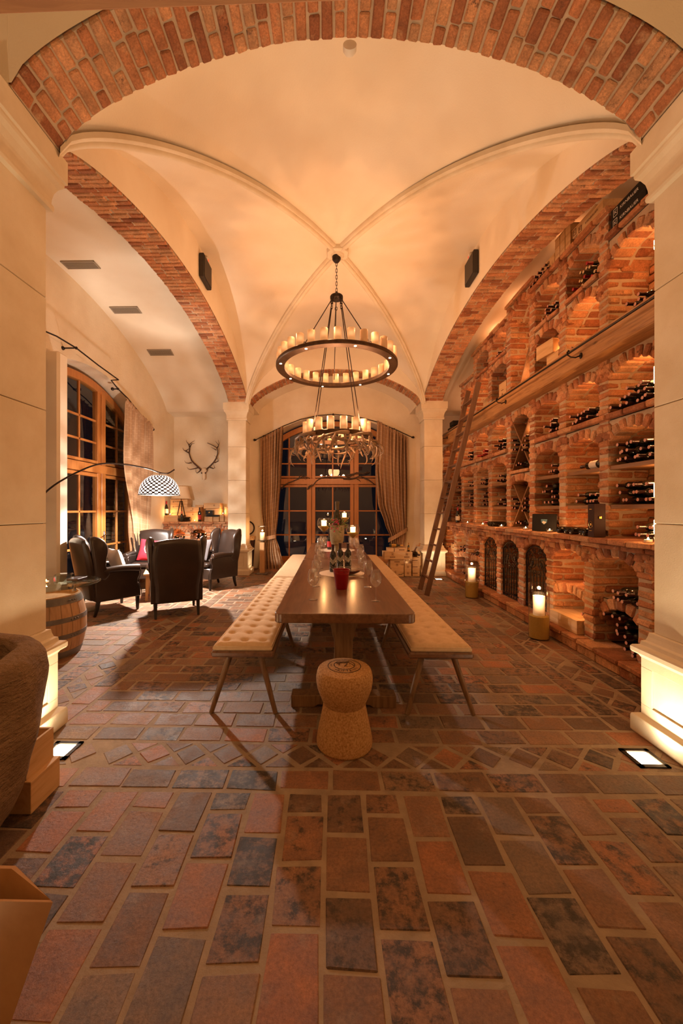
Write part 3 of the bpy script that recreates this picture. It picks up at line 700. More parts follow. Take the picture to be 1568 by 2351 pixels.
# piers
def one(fn, name, *a):
    mb = rmb(); fn(mb, *a); return mb.build(name, BM, rack)
for k in range(-1, 10): one(pier, 'lower_pier', pk(k), .135, 1.09, XLO, .08); one(pier, 'upper_pier', pk(k), 1.18, 2.98, XUP)
tops = {-1: 4.15, 0: 4.15, 1: 4.5, 2: 4.45, 3: 4.62, 4: 4.62, 5: 4.45, 6: 4.42, 7: 4.08}
for k, zt in tops.items(): one(pier, 'upper_pier', pk(k), 3.17, zt, XUP)
# arches and ledges
for k in range(-1, 9): one(niche_top, 'arch', k, 1.0, 1.095, XLO, .11, .08)
for k in (-1, 0): one(niche_top, 'inner_shelf', k, .50, .585, XLO+.06, .17, .08)
def sh1(mb): niche_top(mb, 1, .52, .60, XLO+.02, .06, .08); ledge(mb, pk(1)+.08, pk(2)-.08, .62, XLO+.04, .04, 0)
one(sh1, 'inner_shelf')
for k in (5, 6, 7): one(niche_top, 'inner_shelf', k, .50, .585, XLO+.03, .05, .08)
mb = rmb(); ledge(mb, 2.3, 9.45, 1.182, XLO, .05, .13); ledge(mb, 2.3, 9.45, 1.130, XLO, .045, .085)
mb.build('counter', ['brick'], rack)
A_ = lambda *a: one(niche_top, 'arch', *a); E_ = lambda *a: one(ledge, 'ledge', *a)
for k in range(-1, 9):
    if k == 3:
        A_(k, 1.88, 1.99, XUP, .07); E_(pk(3)+.075, pk(4)-.075, 2.04, XUP, .045, .02)
        A_(k, 2.84, 2.975, XUP, .12)
    else:
        A_(k, 2.22, 2.35, XUP); A_(k, 2.84, 2.975, XUP)
E_(2.3, pk(3), 2.405, XUP); E_(pk(4), 9.45, 2.405, XUP)
for k in (-1, 0): A_(k, 4.0, 4.15, XUP, .15)
E_(2.3, pk(1)-.06, 4.2, XUP, .05, .03)
for k in (1, 2):
    A_(k, 3.76, 3.87, XUP, .16); E_(pk(k)+.07, pk(k+1)-.07, 3.915, XUP, .045, .02); A_(k, 4.32, 4.44, XUP, .13)
E_(pk(1)-.09, pk(3)+.02, 4.495, XUP, .055, .03)
A_(3, 4.50, 4.60, XUP, .20); E_(pk(3)-.07, pk(4)+.07, 4.66, XUP, .05, .02)
for k in (4, 5): A_(k, 3.84, 3.94, XUP, .1); E_(pk(k)+.07, pk(k+1)-.07, 3.99, XUP, .045, .02); A_(k, 4.34, 4.43, XUP, .1)
E_(pk(4)+.07, pk(6)+.08, 4.475, XUP, .05, .03)
A_(6, 3.90, 4.05, XUP, .12); E_(pk(6)+.07, pk(7)+.09, 4.10, XUP, .05, .03)
mb = rmb(); mb.cbox((2.74, (2.3+8.95)/2, 3.075), (.28, 6.65, .235), .012); mb.cbox((2.98, (2.3+8.95)/2, 3.07), (.42, 6.65, .2), .01)
mb.build('timber_beam', 'old_oak', rack)
# oak shelf boards in the niches
for k in (-1, 0, 1, 2, 4, 5, 6, 7, 8):
    for z in (1.50, 1.89):
        mb = rmb(); y0, y1 = pk(k)+.062, pk(k+1)-.062; mb.cbox(((XUP+.03+XB)/2, (y0+y1)/2, z-.022), (XB-XUP-.03, y1-y0, .042), .004); mb.build('shelf', 'shelf_oak', rack)
# crossed boards in the two-storey fourth bay, board leaning in the tall niche above
for z0, z1 in ((1.185, 1.88), (2.045, 2.80)):
    y0, y1 = pk(3)+.085, pk(4)-.085; dz = z1-z0-.03; dy = y1-y0; a = math.atan2(dz, dy); Ln = math.hypot(dz, dy)
    for s in (-1, 1):
        mb = rmb(); mb.cbox((0, 0, 0), (.33-.004*s, Ln-.02, .02), .003, 0, Matrix.Translation((XUP+.20, (y0+y1)/2, (z0+z1)/2)) @ Matrix.Rotation(s*a, 4, 'X')); mb.build('cross_board', 'shelf_oak', rack)
mb = rmb(); mb.cbox((0, 0, 0), (.28, .85, .022), .003, 0, Matrix.Translation((XUP+.2, pk(3)+.30, 3.56)) @ Matrix.Rotation(-1.05, 4, 'X')); mb.build('leaning_board', 'shelf_oak', rack)
# wrought iron gates in three lower niches
def scroll(mb, cy, cz, r0, turns, a0, sg, rad=.005):
    pts = []
    n = int(22*turns)
    for i in range(n+1):
        t = i/n; a = a0+sg*2*PI*turns*t; r_ = r0*(1-.8*t); pts.append((0, cy+r_*math.cos(a), cz+r_*math.sin(a)))
    mb.tube(pts, rad, 6)
for k in (2, 3, 4):
    y0, y1 = pk(k)+.088, pk(k+1)-.088; ym = (y0+y1)/2; hw = (y1-y0)/2; za = .985; rise = .12; R = (hw*hw+rise*rise)/(2*rise); X = XLO+.045
    zo = lambda y: za-R+math.sqrt(max(0, R*R-(y-ym)**2))-.012
    mb = rmb(); mb.T = RO @ Matrix.Translation((X, 0, 0))
    mb.tube([(0, y0, .15)]+[(0, y, zo(y)) for y in lin(y0, y1, 16)]+[(0, y1, .15)], .009, 8, closed=True)
    mb.bb(-.008, .008, y0, y1, .19, .205)
    for i in range(7):
        y = y0+(y1-y0)*(i+.5)/7; top = .70 if i not in (2, 3, 4) else .62+.0*i; mb.tube([(0, y, .15), (0, y, top)], .0065, 8)
        for z in (.30, .315, .345): mb.ball((0, y, z), (.012, .012, .008), 8, 5)
    g = mb.build('gate', 'iron', rack, smooth=True, angle=50); mb = rmb(); mb.T = RO @ Matrix.Translation((X, 0, 0))
    for s in (-1, 1):
        scroll(mb, ym+s*.105, .76, .095, 1.6, PI/2, s); scroll(mb, ym+s*.05, .63, .045, 1.3, -PI/2, s); scroll(mb, ym+s*.18, .67, .05, 1.2, PI/2, -s)
        scroll(mb, ym+s*.07, .905, .042, 1.4, 0 if s > 0 else PI, s); scroll(mb, ym+s*.165, .88, .036, 1.4, PI/2, -s); mb.ball((0, ym+s*.105, .76), (.012, .03, .02), 8, 6); mb.ball((0, ym+s*.115, .73), (.01, .02, .03), 8, 6)
        mb.tube([(0, ym+s*.20, .70), (0, ym+s*.215, .80), (0, ym+s*.20, .86)], .0065, 8)
    mb.build('gate_scroll', 'iron', g, smooth=True)
# ladder rail on hooks along the beam
rl = thing('ladder_rail', 'thin black iron rail hooked along the timber beam for the ladder', 'rail', (2.47, 2.4, 3.07))
mb = MB(); mb.tube([(0, 0, 0), (0, 6.3, 0)], .011, 10); mb.build('rod', 'iron', rl, smooth=True, angle=40)
for i, y in enumerate((4.02, 5.72, 7.35, 8.55, 2.55)):
    mb = MB(); yy = y-2.4; mb.tube([(.13, yy, -.02), (.07, yy, -.045), (.02, yy, -.038), (-.014, yy, -.015), (-.014, yy, .012), (.0, yy, .022)], .007, 8); mb.ball((.125, yy, -.025), (.012, .022, .032), 10, 8); mb.ball((0, yy, .024), .011, 8, 6)
    mb.build('hook', 'iron', rl, smooth=True)
# glow lamps hidden behind the front edge of the niches
def glow(k, z, p=1.0, dy=.1, x=None): lamp('niche_lamp', 'POINT', ((x or XUP+.13), pk(k)+.075+dy, z), L_NICHE*p, AMB, .02)
for k, z, p in ((0, 3.75, 2.6), (1, 3.52, 2.8), (2, 3.45, .8), (3, 3.9, 2.4), (3, 3.35, 1.6), (4, 3.5, 1.8), (5, 3.5, 1.6), (6, 3.6, 1.6), (1, 4.15, .35), (2, 4.2, .8), (4, 4.2, 1),
                (0, 2.72, 2.0), (1, 2.72, 1.7), (2, 2.7, .9), (3, 2.6, .7), (4, 2.7, 1.3), (5, 2.7, 1.4), (6, 2.7, 1.3), (7, 2.7, 1.3), (8, 2.7, 1.),
                (0, 2.1, 1.2), (1, 2.1, .9), (2, 2.1, .35), (4, 2.1, .5), (5, 2.1, .5), (0, 1.72, 1.0), (0, 1.33, 1.4), (1, 1.72, .7), (1, 1.35, 1.6), (2, 1.35, .5), (5, 1.4, .7), (6, 1.4, .7), (7, 1.5, .7), (6, 2.1, .6)): glow(k, z, p)
for k, z, p in ((-1, .85, 1.2), (0, .85, .5), (1, .85, 1.3), (1, .45, .6), (5, .8, .9), (6, .85, 1.1), (7, .85, 1.2), (7, .4, .6)): glow(k, z, p, .1, XLO+.12)
for y_, z_, p_ in ((3.6, 4.45, 1.6), (pk(2)+.2, 4.85, 3), (pk(3)+.9, 4.75, 3), (pk(5)+.3, 4.65, 3), (pk(7)+.4, 3.6, 3)): lamp('rack_top_lamp', 'POINT', (3.1, y_, z_), p_, WARM, .08)
for z0, z1, lb in ((3.72, 3.80, 'short glowing led strip in the nearest niche above the beam'), (2.55, 2.70, 'glowing led strip in the nearest niche under the beam'), (1.56, 1.68, 'glowing led strip in the near niche between the oak shelves'), (1.22, 1.36, 'glowing led strip in the near niche just above the counter')):
    mb = MB(); mb.cbox((0, 0, 0), (.012, .012, z1-z0), .002); tag(mb.build('led_strip', 'led', loc=(XUP+.05, pk(0)+.125, (z0+z1)/2)), lb, 'lamp')
# ================================================================ FURNITURE
# ---- two oak trestle tables end to end
def table(y0, y1, lb):
    cx = .098; t = thing('dining_table', lb, 'table', (cx, (y0+y1)/2, 0), 0, None); L = (y1-y0)-.012
    mb = MB(); w2, r_ = .472, .05; pts = []
    for sx, sy, a0 in ((1, 1, 0), (-1, 1, 90), (-1, -1, 180), (1, -1, 270)):
        for q in range(7):
            a = math.radians(a0+15*q); pts.append((sx*(w2-r_)+r_*math.cos(a), sy*(L/2-r_)+r_*math.sin(a)))
    n = len(pts); mb.add([(x, y, .694) for x, y in pts]+[(x, y, .76) for x, y in pts], [tuple(range(n))[::-1], tuple(range(n, 2*n))]+[(i, (i+1) % n, n+(i+1) % n, n+i) for i in range(n)])
    mb.build('tabletop', 'table_oak', t, mods=[BEV(.008, 3)])
    half = [(.16, .693), (.16, .66), (.150, .635), (.125, .618), (.098, .605), (.088, .57), (.085, .54), (.070, .50), (.067, .40), (.067, .24), (.085, .20), (.12, .17), (.17, .13), (.185, .09)]
    for s in (-1, 1):
        yy = s*(L/2-.32); mb = MB(); mb.prism([(x, z) for x, z in half]+[(-x, z) for x, z in half[::-1]], yy-.045, yy+.045)
        l = mb.build('trestle', 'leg_oak', t, mods=[BEV(.006, 2)])
        mb = MB(); mb.prism([(-.385, .0), (-.385, .088), (.385, .088), (.385, 0), (.22, 0), (.19, .02), (-.19, .02), (-.22, 0)], yy-.055, yy+.055); mb.build('foot', 'leg_oak', l, mods=[BEV(.005, 2)])
    mb = MB(); mb.cbox((0, 0, .30), (.05, L-.6, .12), .005); mb.build('stretcher', 'leg_oak', t)
table(2.535, 5.31, 'dark oak trestle table with a red bucket and wine bottles, behind the cork stool')
table(5.325, 8.02, 'second dark oak table continuing towards the back window')
# ---- benches with splayed legs and tufted cushions
def bench(x0, x1, y0, y1, lb, tuft, clb):
    cx, cy = (x0+x1)/2, (y0+y1)/2; L = y1-y0-.01; w_ = x1-x0
    t = thing('bench', lb, 'bench', (cx, cy, 0)); mb = MB(); mb.cbox((0, 0, .427), (w_, L, .045), .012); mb.build('seat', 'table_oak', t, smooth=True, angle=30)
    for yy, sy in ((-L/2+.10, -1), (-L/2+1.36 if y0 < 4 else 0, 0), (L/2-.12, 1)):
        for s in (-1, 1):
            mb = MB(); mb.tube([(s*(w_/2-.12), yy, .41), (s*(w_/2+.005), yy+sy*.065, 0)], [.023, .017], 8); mb.build('leg', 'leg_oak', t, smooth=True, angle=50)
    # cushion
    cw, cl, h = w_-.045, L-.03, .055
    xs = [cw*(i+.5)/3-cw/2 for i in range(3)]; ny = round(cl/.165); ys = [cl*(j+.5)/ny-cl/2 for j in range(ny)]
    def top(u, v):
        x = -cw/2+cw*u; y = -cl/2+cl*v; e = min(x+cw/2, cw/2-x, y+cl/2, cl/2-y); z = h*(1-max(0, 1-e/.035)**2*.45)
        if tuft:
            j = min(ny-1, max(0, int((y+cl/2)/(cl/ny)))); d = 9
            for jj in (j-1, j, j+1):
                if 0 <= jj < ny:
                    for q in xs: d = min(d, math.hypot(x-q, (y-ys[jj])))
            z -= .024*math.exp(-(d/.022)**2)+.006*math.exp(-(d/.06)**2); dy = abs(((y+cl/2)/(cl/ny)+.0) % 1-.5); z -= .003*math.exp(-(dy/.12)**2)
        else: z += .004*math.sin(y*5)+.003*math.sin(x*14+y*2)
        return (x, y, z)
    mb = MB(); NU, NV = 26, int(cl/.02); mb.grid(NU, NV, top)
    ring = [(-cw/2+cw*i/NU, -cl/2) for i in range(NU+1)]+[(cw/2, -cl/2+cl*j/NV) for j in range(1, NV+1)]+[(cw/2-cw*i/NU, cl/2) for i in range(1, NU+1)]+[(-cw/2, cl/2-cl*j/NV) for j in range(1, NV)]
    n = len(ring); vs = []
    for z, o in ((h*.55, 0), (h*.42, .009), (h*.22, .009), (.0, .0)): vs += [(x*(1+o/(cw/2)), y*(1+o/(cl/2)), z) for x, y in ring]
    mb.add(vs, [(k*n+i, k*n+(i+1) % n, (k+1)*n+(i+1) % n, (k+1)*n+i) for k in range(3) for i in range(n)]+[tuple(3*n+i for i in range(n))])
    c = mb.build('bench_cushion', 'cushion', smooth=True, loc=(cx, cy, .4505)); tag(c, clb, 'cushion')
    for zz in (h*.55, .008):
        mb = MB(); mb.tube([(x*1.004, y*1.001, zz) for x, y in ring], .0055, 6, closed=True); mb.build('piping', 'cushion', c, smooth=True)
bench(-.845, -.395, 2.685, 5.385, 'near left oak bench beside the cork stool', True, 'beige tufted cushion on the near left bench')
bench(-.835, -.395, 5.40, 8.10, 'far left oak bench beside the far table', False, 'smooth beige cushion on the far left bench')
bench(.55, 1.005, 2.685, 5.385, 'near right oak bench opposite the wine rack', True, 'ochre tufted cushion on the near right bench')
bench(.56, 1.0, 5.40, 8.10, 'far right oak bench beside the far table', False, 'smooth ochre cushion on the far right bench')
# ---- giant champagne cork stool
t = thing('cork_stool', 'cork stool shaped like a giant champagne cork before the table', 'stool', (.088, 2.38, 0))
P = [(0, 0), (.165, 0), (.172, .012), (.173, .03), (.165, .08), (.150, .15), (.138, .21), (.131, .248), (.128, .256), (.136, .272), (.152, .31), (.167, .35), (.174, .39), (.1745, .42), (.170, .445), (.163, .463), (.157, .4695)]+[(r_, .4905-.0205*(r_/.152)**1.6) for r_ in (.152, .13, .11, .095, .08, .06, .04, .02, 0)]
mb = MB(); mb.lathe(P, 56, cap=False); mb.build('cork_body', 'cork', t, smooth=True, angle=22)
mb = MB()
def dome(r_): return .4905-.0205*(r_/.152)**1.6+.0018
for r_ in (.101, .064):
    mb.grid(60, 1, lambda u, v: ((r_+.0022*(v-.5)*2)*math.cos(2*PI*u), (r_+.0022*(v-.5)*2)*math.sin(2*PI*u), dome(r_)), closeu=True)
def arc_text(sx, ac, da, r_, size, bold=0):
    for i, ch in enumerate(sx):
        a = math.radians(ac+(i-(len(sx)-1)/2)*da); mb_T = Matrix.Translation((r_*math.cos(a), r_*math.sin(a), dome(r_))) @ Matrix.Rotation(a+PI/2, 4, 'Z'); put_text(mb, ch, mb_T, size)
arc_text('HÜTTE', -95, 15, .083, .034)
for ac, sx in ((-40, 'MOOS'), (178, 'ALM'), (95, 'EST. 96')): arc_text(sx, ac, 9, .083, .017)
for pts in ([(-.048, .012), (-.02, .022), (.0, .018), (.008, .026), (.012, .012)], [(.028, .044), (.014, .02), (.018, .0), (.008, -.018), (-.002, -.03)], [(.022, .042), (.058, -.012)], [(-.03, .004), (-.036, -.006), (-.03, -.014)], [(-.055, .030), (-.02, .034), (.02, .042)]):
    P3 = [(x, y, dome(math.hypot(x, y))) for x, y in pts]; mb.tube(P3, .0018, 4)
mb.build('printed_emblem', 'black_ink', t)
# ---- wing armchairs
def rounded(pts, n=4): return pts
def armchair():
    t = thing('wing_armchair', '', 'armchair')   # faces +Y, back at -Y; width along X
    Lm = 'leather'
    mb = MB(); mb.cbox((0, -.02, .295), (.60, .60, .20), .02); mb.build('seat_base', Lm, t, smooth=True, angle=40)
    mb = MB(); mb.cbox((0, .03, .445), (.50, .56, .12), .035); mb.build('seat_cushion', Lm, t, smooth=True, mods=[SUB(2)])
    # back: shaped slab leaning backwards, top edge bowed
    def bk(sgn):
        def fn(u, v):
            x = (u-.5)*2; z = .22+.81*v; hw = .275+.03*math.sin(PI*min(1, max(0, (v-.25)/.75))*1.0)+.012*v; ztop = z+(.035*math.cos(x*PI/2)*max(0, (v-.6)/.4))
            y = -.30-.10*v-.035*v*v; th = .055-.015*v
            e = max(0, abs(x)-.86)/.14; e2 = max(0, v-.93)/.07; k = math.sqrt(max(0, 1-min(1, e*e*.85+e2*e2*.9)))
            return (x*hw, y+sgn*th*k+(.02*math.cos(x*PI/2)*k if sgn > 0 else -.012*math.cos(x*PI/2)*k), ztop)
        return fn
    mb = MB(); mb.grid(20, 24, bk(1)); mb.grid(20, 24, bk(-1))
    for v in (0, 1): mb.add([bk(1)(i/20, v) for i in range(21)]+[bk(-1)(i/20, v) for i in range(21)], [(i, i+1, 22+i, 21+i) for i in range(20)])
    for u in (0, 1): mb.add([bk(1)(u, i/24) for i in range(25)]+[bk(-1)(u, i/24) for i in range(25)], [(i, i+1, 26+i, 25+i) for i in range(24)])
    mb.build('backrest', Lm, t, smooth=True, angle=60)
    for s in (-1, 1):
        # wing: scrolled side panel
        prof_ = [(-.325, .50), (-.335, .60), (-.35, .72), (-.37, .84), (-.39, .95), (-.40, 1.03), (-.385, 1.065), (-.345, 1.075), (-.29, 1.06), (-.235, 1.02), (-.195, .96), (-.182, .89), (-.188, .82), (-.20, .75), (-.20, .68), (-.175, .615), (-.14, .575), (-.16, .52), (-.2, .48)]
        mb = MB(); n = len(prof_); cy = sum(p[0] for p in prof_)/n; cz = sum(p[1] for p in prof_)/n; vs = []
        for th, sc_ in ((-.040, .72), (-.032, .90), (-.018, .99), (0, 1.03), (.018, .99), (.032, .90), (.040, .72)):
            for y, z in prof_:
                yy = cy+(y-cy)*sc_; zz = cz+(z-cz)*(.55+.45*sc_); fl_ = (y+.40)*.20*(max(0, z-.5)/.5)+.012*max(0, z-.8)/.25; zz += .012*max(0, z-.7)/.35; vs.append((s*(.300+.02*(z-.5)+fl_)+th, yy, zz))
        fs = [(k*n+i, k*n+(i+1) % n, (k+1)*n+(i+1) % n, (k+1)*n+i) for k in range(6) for i in range(n)]+[tuple(range(n))[::-1], tuple(6*n+i for i in range(n))]
        mb.add(vs, fs); mb.build('wing', Lm, t, smooth=True, angle=60)
        # arm: side panel below, rolled top flaring outwards to the front
        pr = [(-.32, .20), (-.335, .60), (-.18, .60), (.0, .605), (.16, .62), (.235, .615), (.262, .58), (.262, .52), (.235, .46), (.232, .40), (.265, .33), (.275, .20)]
        mb = MB(); mb.T = Matrix.Rotation(PI/2, 4, 'Z'); mb.prism([(y, z) for y, z in pr], -s*.300-.030, -s*.300+.030); mb.build('arm_panel', Lm, t, smooth=True, angle=30, mods=[BEV(.014, 3)])
        mb = MB(); pth = [(s*(.30+.012+.022*q), -.22+.46*q, .618+.018*math.sin(PI*q*.9)-.012*q+.0) for q in lin(0, 1, 10)]
        mb.tube(pth, [.040+.014*q for q in lin(0, 1, 10)], 14); mb.ball(pth[-1], (.054, .020, .054), 14, 8); mb.build('armrest', Lm, t, smooth=True, angle=50)
        mb = MB(); mb.tube([(s*.335, .262, .60), (s*.338, .268, .56), (s*.328, .262, .50), (s*.318, .245, .44), (s*.322, .25, .38), (s*.33, .278, .30), (s*.33, .282, .21)], .006, 6); mb.tube([(s*.27, .268, .56), (s*.272, .262, .50), (s*.275, .245, .44), (s*.272, .25, .38), (s*.268, .278, .30), (s*.268, .282, .21)], .006, 6); mb.build('piping', Lm, t, smooth=True)
    for x, y, ty, sl in ((-.27, .25, .0, 0), (.27, .25, 0, 0), (-.27, -.27, -.05, 0), (.27, -.27, -.05, 0)):
        mb = MB(); mb.tube([(x, y, .22), (x, y+ty*.4, .10), (x, y+ty, 0)], [.034, .028, .021], 4); mb.build('leg', 'chair_leg', t, mods=[BEV(.003, 1)])
    return t
ac = Proto(armchair())
def seat(x, y, ang, lb): return ac.put((x, y, 0), (0, 0, math.radians(ang-90)), lb, 'wing armchairs around the coffee table')
CA = seat(-3.18, 5.52, 51, 'dark leather wing armchair nearest the side window, seen from behind its side')
CB = seat(-2.20, 5.42, 116, 'dark leather wing armchair with its broad back to the camera')
CC = seat(-3.40, 7.12, -80, 'dark leather wing armchair holding a red cushion and facing the camera')
CD = seat(-2.20, 7.16, 232, 'dark leather wing armchair holding a grey printed cushion by the far pillar')
def pillow(name, lb, mat, size, loc, rot, decor=None):
    mb = MB(); s = size
    def fn(sg):
        def f(u, v):
            x, y = (u-.5)*2, (v-.5)*2; p = (1-abs(x)**3)*(1-abs(y)**3); pin = 1-.07*(1-abs(x*y))*max(abs(x), abs(y))**2
            return (x*s/2*pin, sg*.075*max(0, p)**.55, y*s/2*pin)
        return f
    mb.grid(16, 16, fn(1)); mb.grid(16, 16, fn(-1)); o = mb.build(name, mat, smooth=True, loc=loc); o.rotation_euler = rot; tag(o, lb, 'cushion')
    if decor: decor(o, fn(-1))
    return o
def shield(o, f):
    mb = MB()
    def on(x, z, e=.0025): 
        q = f(x/.4+.5, z/.4+.5); return (q[0], q[1]-e, q[2])
    out = [(-.085, .075), (0, .088), (.085, .075), (.09, .0), (.065, -.055), (0, -.095), (-.065, -.055), (-.09, .0)]
    mb.tube([on(x, z) for x, z in out], .007, 6, closed=True)
    mb.tube([on(x, z) for x, z in ((-.07, -.02), (-.02, .012), (0, .022), (.02, .012), (.07, -.02))], .004, 5); mb.tube([on(x, z) for x, z in ((-.04, -.045), (0, .0), (.04, -.045))], .004, 5)
    q = on(0, .045); put_text(mb, 'ZOTTA', Matrix.Translation(q) @ Matrix.Rotation(PI/2, 4, 'X'), .045)
    mb.build('printed_crest', 'white_print', o)
pillow('throw_pillow', 'red square cushion with a white crest on the window side armchair', 'red_felt', .40, (-3.30, 6.98, .70), (-.35, .12, .18), shield)
def lines(mat, tx):
    def g(o, f):
        mb = MB()
        for z in (.11, .03, -.05, -.12): mb.tube([(x*.36, f(x*.9+.5, z/.4+.5)[1]-.002, z) for x in lin(-.45, .45, 8)], .0022, 5)
        for k, z in enumerate((.145, .07, -.01)):
            if tx[k]: put_text(mb, tx[k], Matrix.Translation((0, -.085, z)) @ Matrix.Rotation(PI/2, 4, 'X'), .055)
        mb.build('printed_lines', mat, o)
    return g
pillow('throw_pillow', 'grey cushion with pale printed lettering on the right armchair', 'grey_fabric', .40, (-2.36, 7.06, .70), (-.35, -.1, math.radians(-38)), lines('white_print', ['OLE', '', '']))
pillow('throw_pillow', 'white printed cushion on the armchair nearest the side window', 'white_fabric', .38, (-3.19, 5.66, .69), (-.3, 0, math.radians(141)), lines('grey_fabric', ['~~', '', '']))
# ---- coffee table
t = thing('coffee_table', 'low orange wood coffee table between the four armchairs', 'table', (-2.77, 6.38, 0), math.radians(22))
mb = MB(); mb.cbox((0, 0, .42), (.62, .62, .035), .006); mb.build('tabletop', 'post_wood', t); mb = MB(); mb.cbox((0, 0, .365), (.54, .54, .07), .004); mb.build('apron', 'post_wood', t)
for sx in (-1, 1):
    for sy in (-1, 1): mb = MB(); mb.tube([(sx*.25, sy*.25, .40), (sx*.265, sy*.265, 0)], [.036, .026], 4); mb.build('leg', 'post_wood', t)
# ---- barrel with glass top
bx, by = -2.86, 3.80
t = thing('wine_barrel', 'oak barrel with iron hoops behind the near left pillar', 'barrel', (bx, by, 0), .3)
H = .605; R_ = lambda z: .295+.060*(1-((z-H/2)/(H/2))**2)
mb = MB(); NS = 22
for i in range(NS):
    a0, a1 = 2*PI*i/NS+.006, 2*PI*(i+1)/NS-.006; mb.grid(3, 12, lambda u, v: (R_(H*v)*math.cos(a0+(a1-a0)*u), R_(H*v)*math.sin(a0+(a1-a0)*u), H*v))
mb.lathe([(R_(H*v)-.006, H*v) for v in lin(0, 1, 10)], 30, cap=False); mb.lathe([(0, H-.04), (.28, H-.04), (.28, H), (.295, H)], 30, cap=False)
mb.build('staves', 'barrel_oak', t, smooth=True, angle=30)
for z0, z1 in ((.01, .075), (.20, .245), (.36, .405), (.53, .595)):
    mb = MB(); mb.lathe([(R_(z)+.004 if k else R_(z)-.004, z) for z, k in ((z0, 0), (z0, 1), ((z0+z1)/2, 1), (z1, 1), (z1, 0))], 40, cap=False)
    for q in range(3): a = -.6+q*.09; mb.ball(((R_(z0)+.006)*math.cos(a), (R_(z0)+.006)*math.sin(a), (z0+z1)/2), .008, 8, 5)
    mb.build('hoop', 'hoop_iron', t, smooth=True, angle=40)
for a in (0.3, 2.4, 4.5): mb = MB(); mb.lathe([(.0, H-.002), (.02, H-.002), (.02, .698), (0, .698)], 12, TR((.24*math.cos(a), .24*math.sin(a), 0))); mb.build('spacer', 'steel', t, smooth=True, angle=40)
gt = thing('glass_tabletop', 'round clear glass top resting over the barrel', 'table', (bx+.03, by, .70)); mb = MB(); mb.lathe([(0, 0), (.452, 0), (.458, .003), (.458, .009), (.452, .012), (0, .012)], 72); mb.build('glass_disc', 'table_glass', gt, smooth=True, angle=40)
mb = MB(); mb.cbox((0, 0, .05), (.15, .12, .10), .012); o = mb.build('napkin_box', 'table_glass', loc=(-2.66, 3.78, .7125)); o.rotation_euler = (0, 0, .4); tag(o, 'small clear glass block standing on the barrel top', 'ornament')
mb = MB(); mb.cbox((0, 0, .012), (.12, .16, .024), .004); o = mb.build('box', 'dark_box', loc=(-2.66, 3.98, .7125)); tag(o, 'flat dark box lying on the glass barrel top', 'box')
def tealight():
    t = thing('tealight', '', 'candle'); mb = MB(); mb.lathe([(0, 0), (.030, 0), (.033, .04), (.030, .04), (.027, .006), (0, .006)], 18); mb.build('holder', 'glass', t, smooth=True, angle=40)
    mb = MB(); mb.lathe([(0, .007), (.024, .007), (.024, .022), (0, .022)], 16); mb.build('wax', 'paper', t, smooth=True, angle=40); mb = MB(); mb.lathe([(0, .020), (.0065, .025), (.004, .034), (0, .040)], 8); mb.build('flame', 'flame', t, smooth=True); return t
TL = Proto(tealight())
def tea(x, y, z, lb, p=1., grp=None, sc_=1.): TL.put((x, y, z), (0, 0, 0), lb, grp, sc_); lamp('tealight_lamp', 'POINT', (x, y, z+.07*sc_), L_CAN*p*.5, AMB, .012)
tea(-2.84, 3.78, .7125, 'burning tealight on the glass barrel top', 1.2); tea(-2.78, 3.62, .7125, 'burning tealight at the front edge of the barrel top', 1)
# ---- stone trough, crates, mdf bin in the near left corner
t = thing('stone_trough', 'rough hollowed stone trough in the near left corner', 'trough', (-1.64, 1.43, 0)); mb = MB()
OP = [(.20, .0), (.26, .06), (.33, .18), (.385, .33), (.42, .48), (.44, .62), (.445, .74), (.44, .82), (.425, .852), (.39, .862), (.345, .858), (.325, .84), (.32, .78), (.31, .66), (.28, .52), (.2, .44), (.0, .42)]
def trf(u, v):
    k = v*(len(OP)-1); i = min(len(OP)-2, int(k)); f_ = k-i; r_ = OP[i][0]*(1-f_)+OP[i+1][0]*f_; z = OP[i][1]*(1-f_)+OP[i+1][1]*f_; a = 2*PI*u
    sq = (abs(math.cos(a))**3.2+abs(math.sin(a))**3.2)**(-1/3.2); sq = .55+.45*sq*1.0; r_ *= sq*(1+.018*math.sin(a*5+1)+.012*math.sin(a*11+z*9)+.01*math.sin(z*25+a*3)); return (r_*math.cos(a), r_*math.sin(a)*.95, z+.008*math.sin(a*4))
mb.grid(72, 64, trf, closeu=True); mb.build('stone_body', 'trough_stone', t, smooth=True)
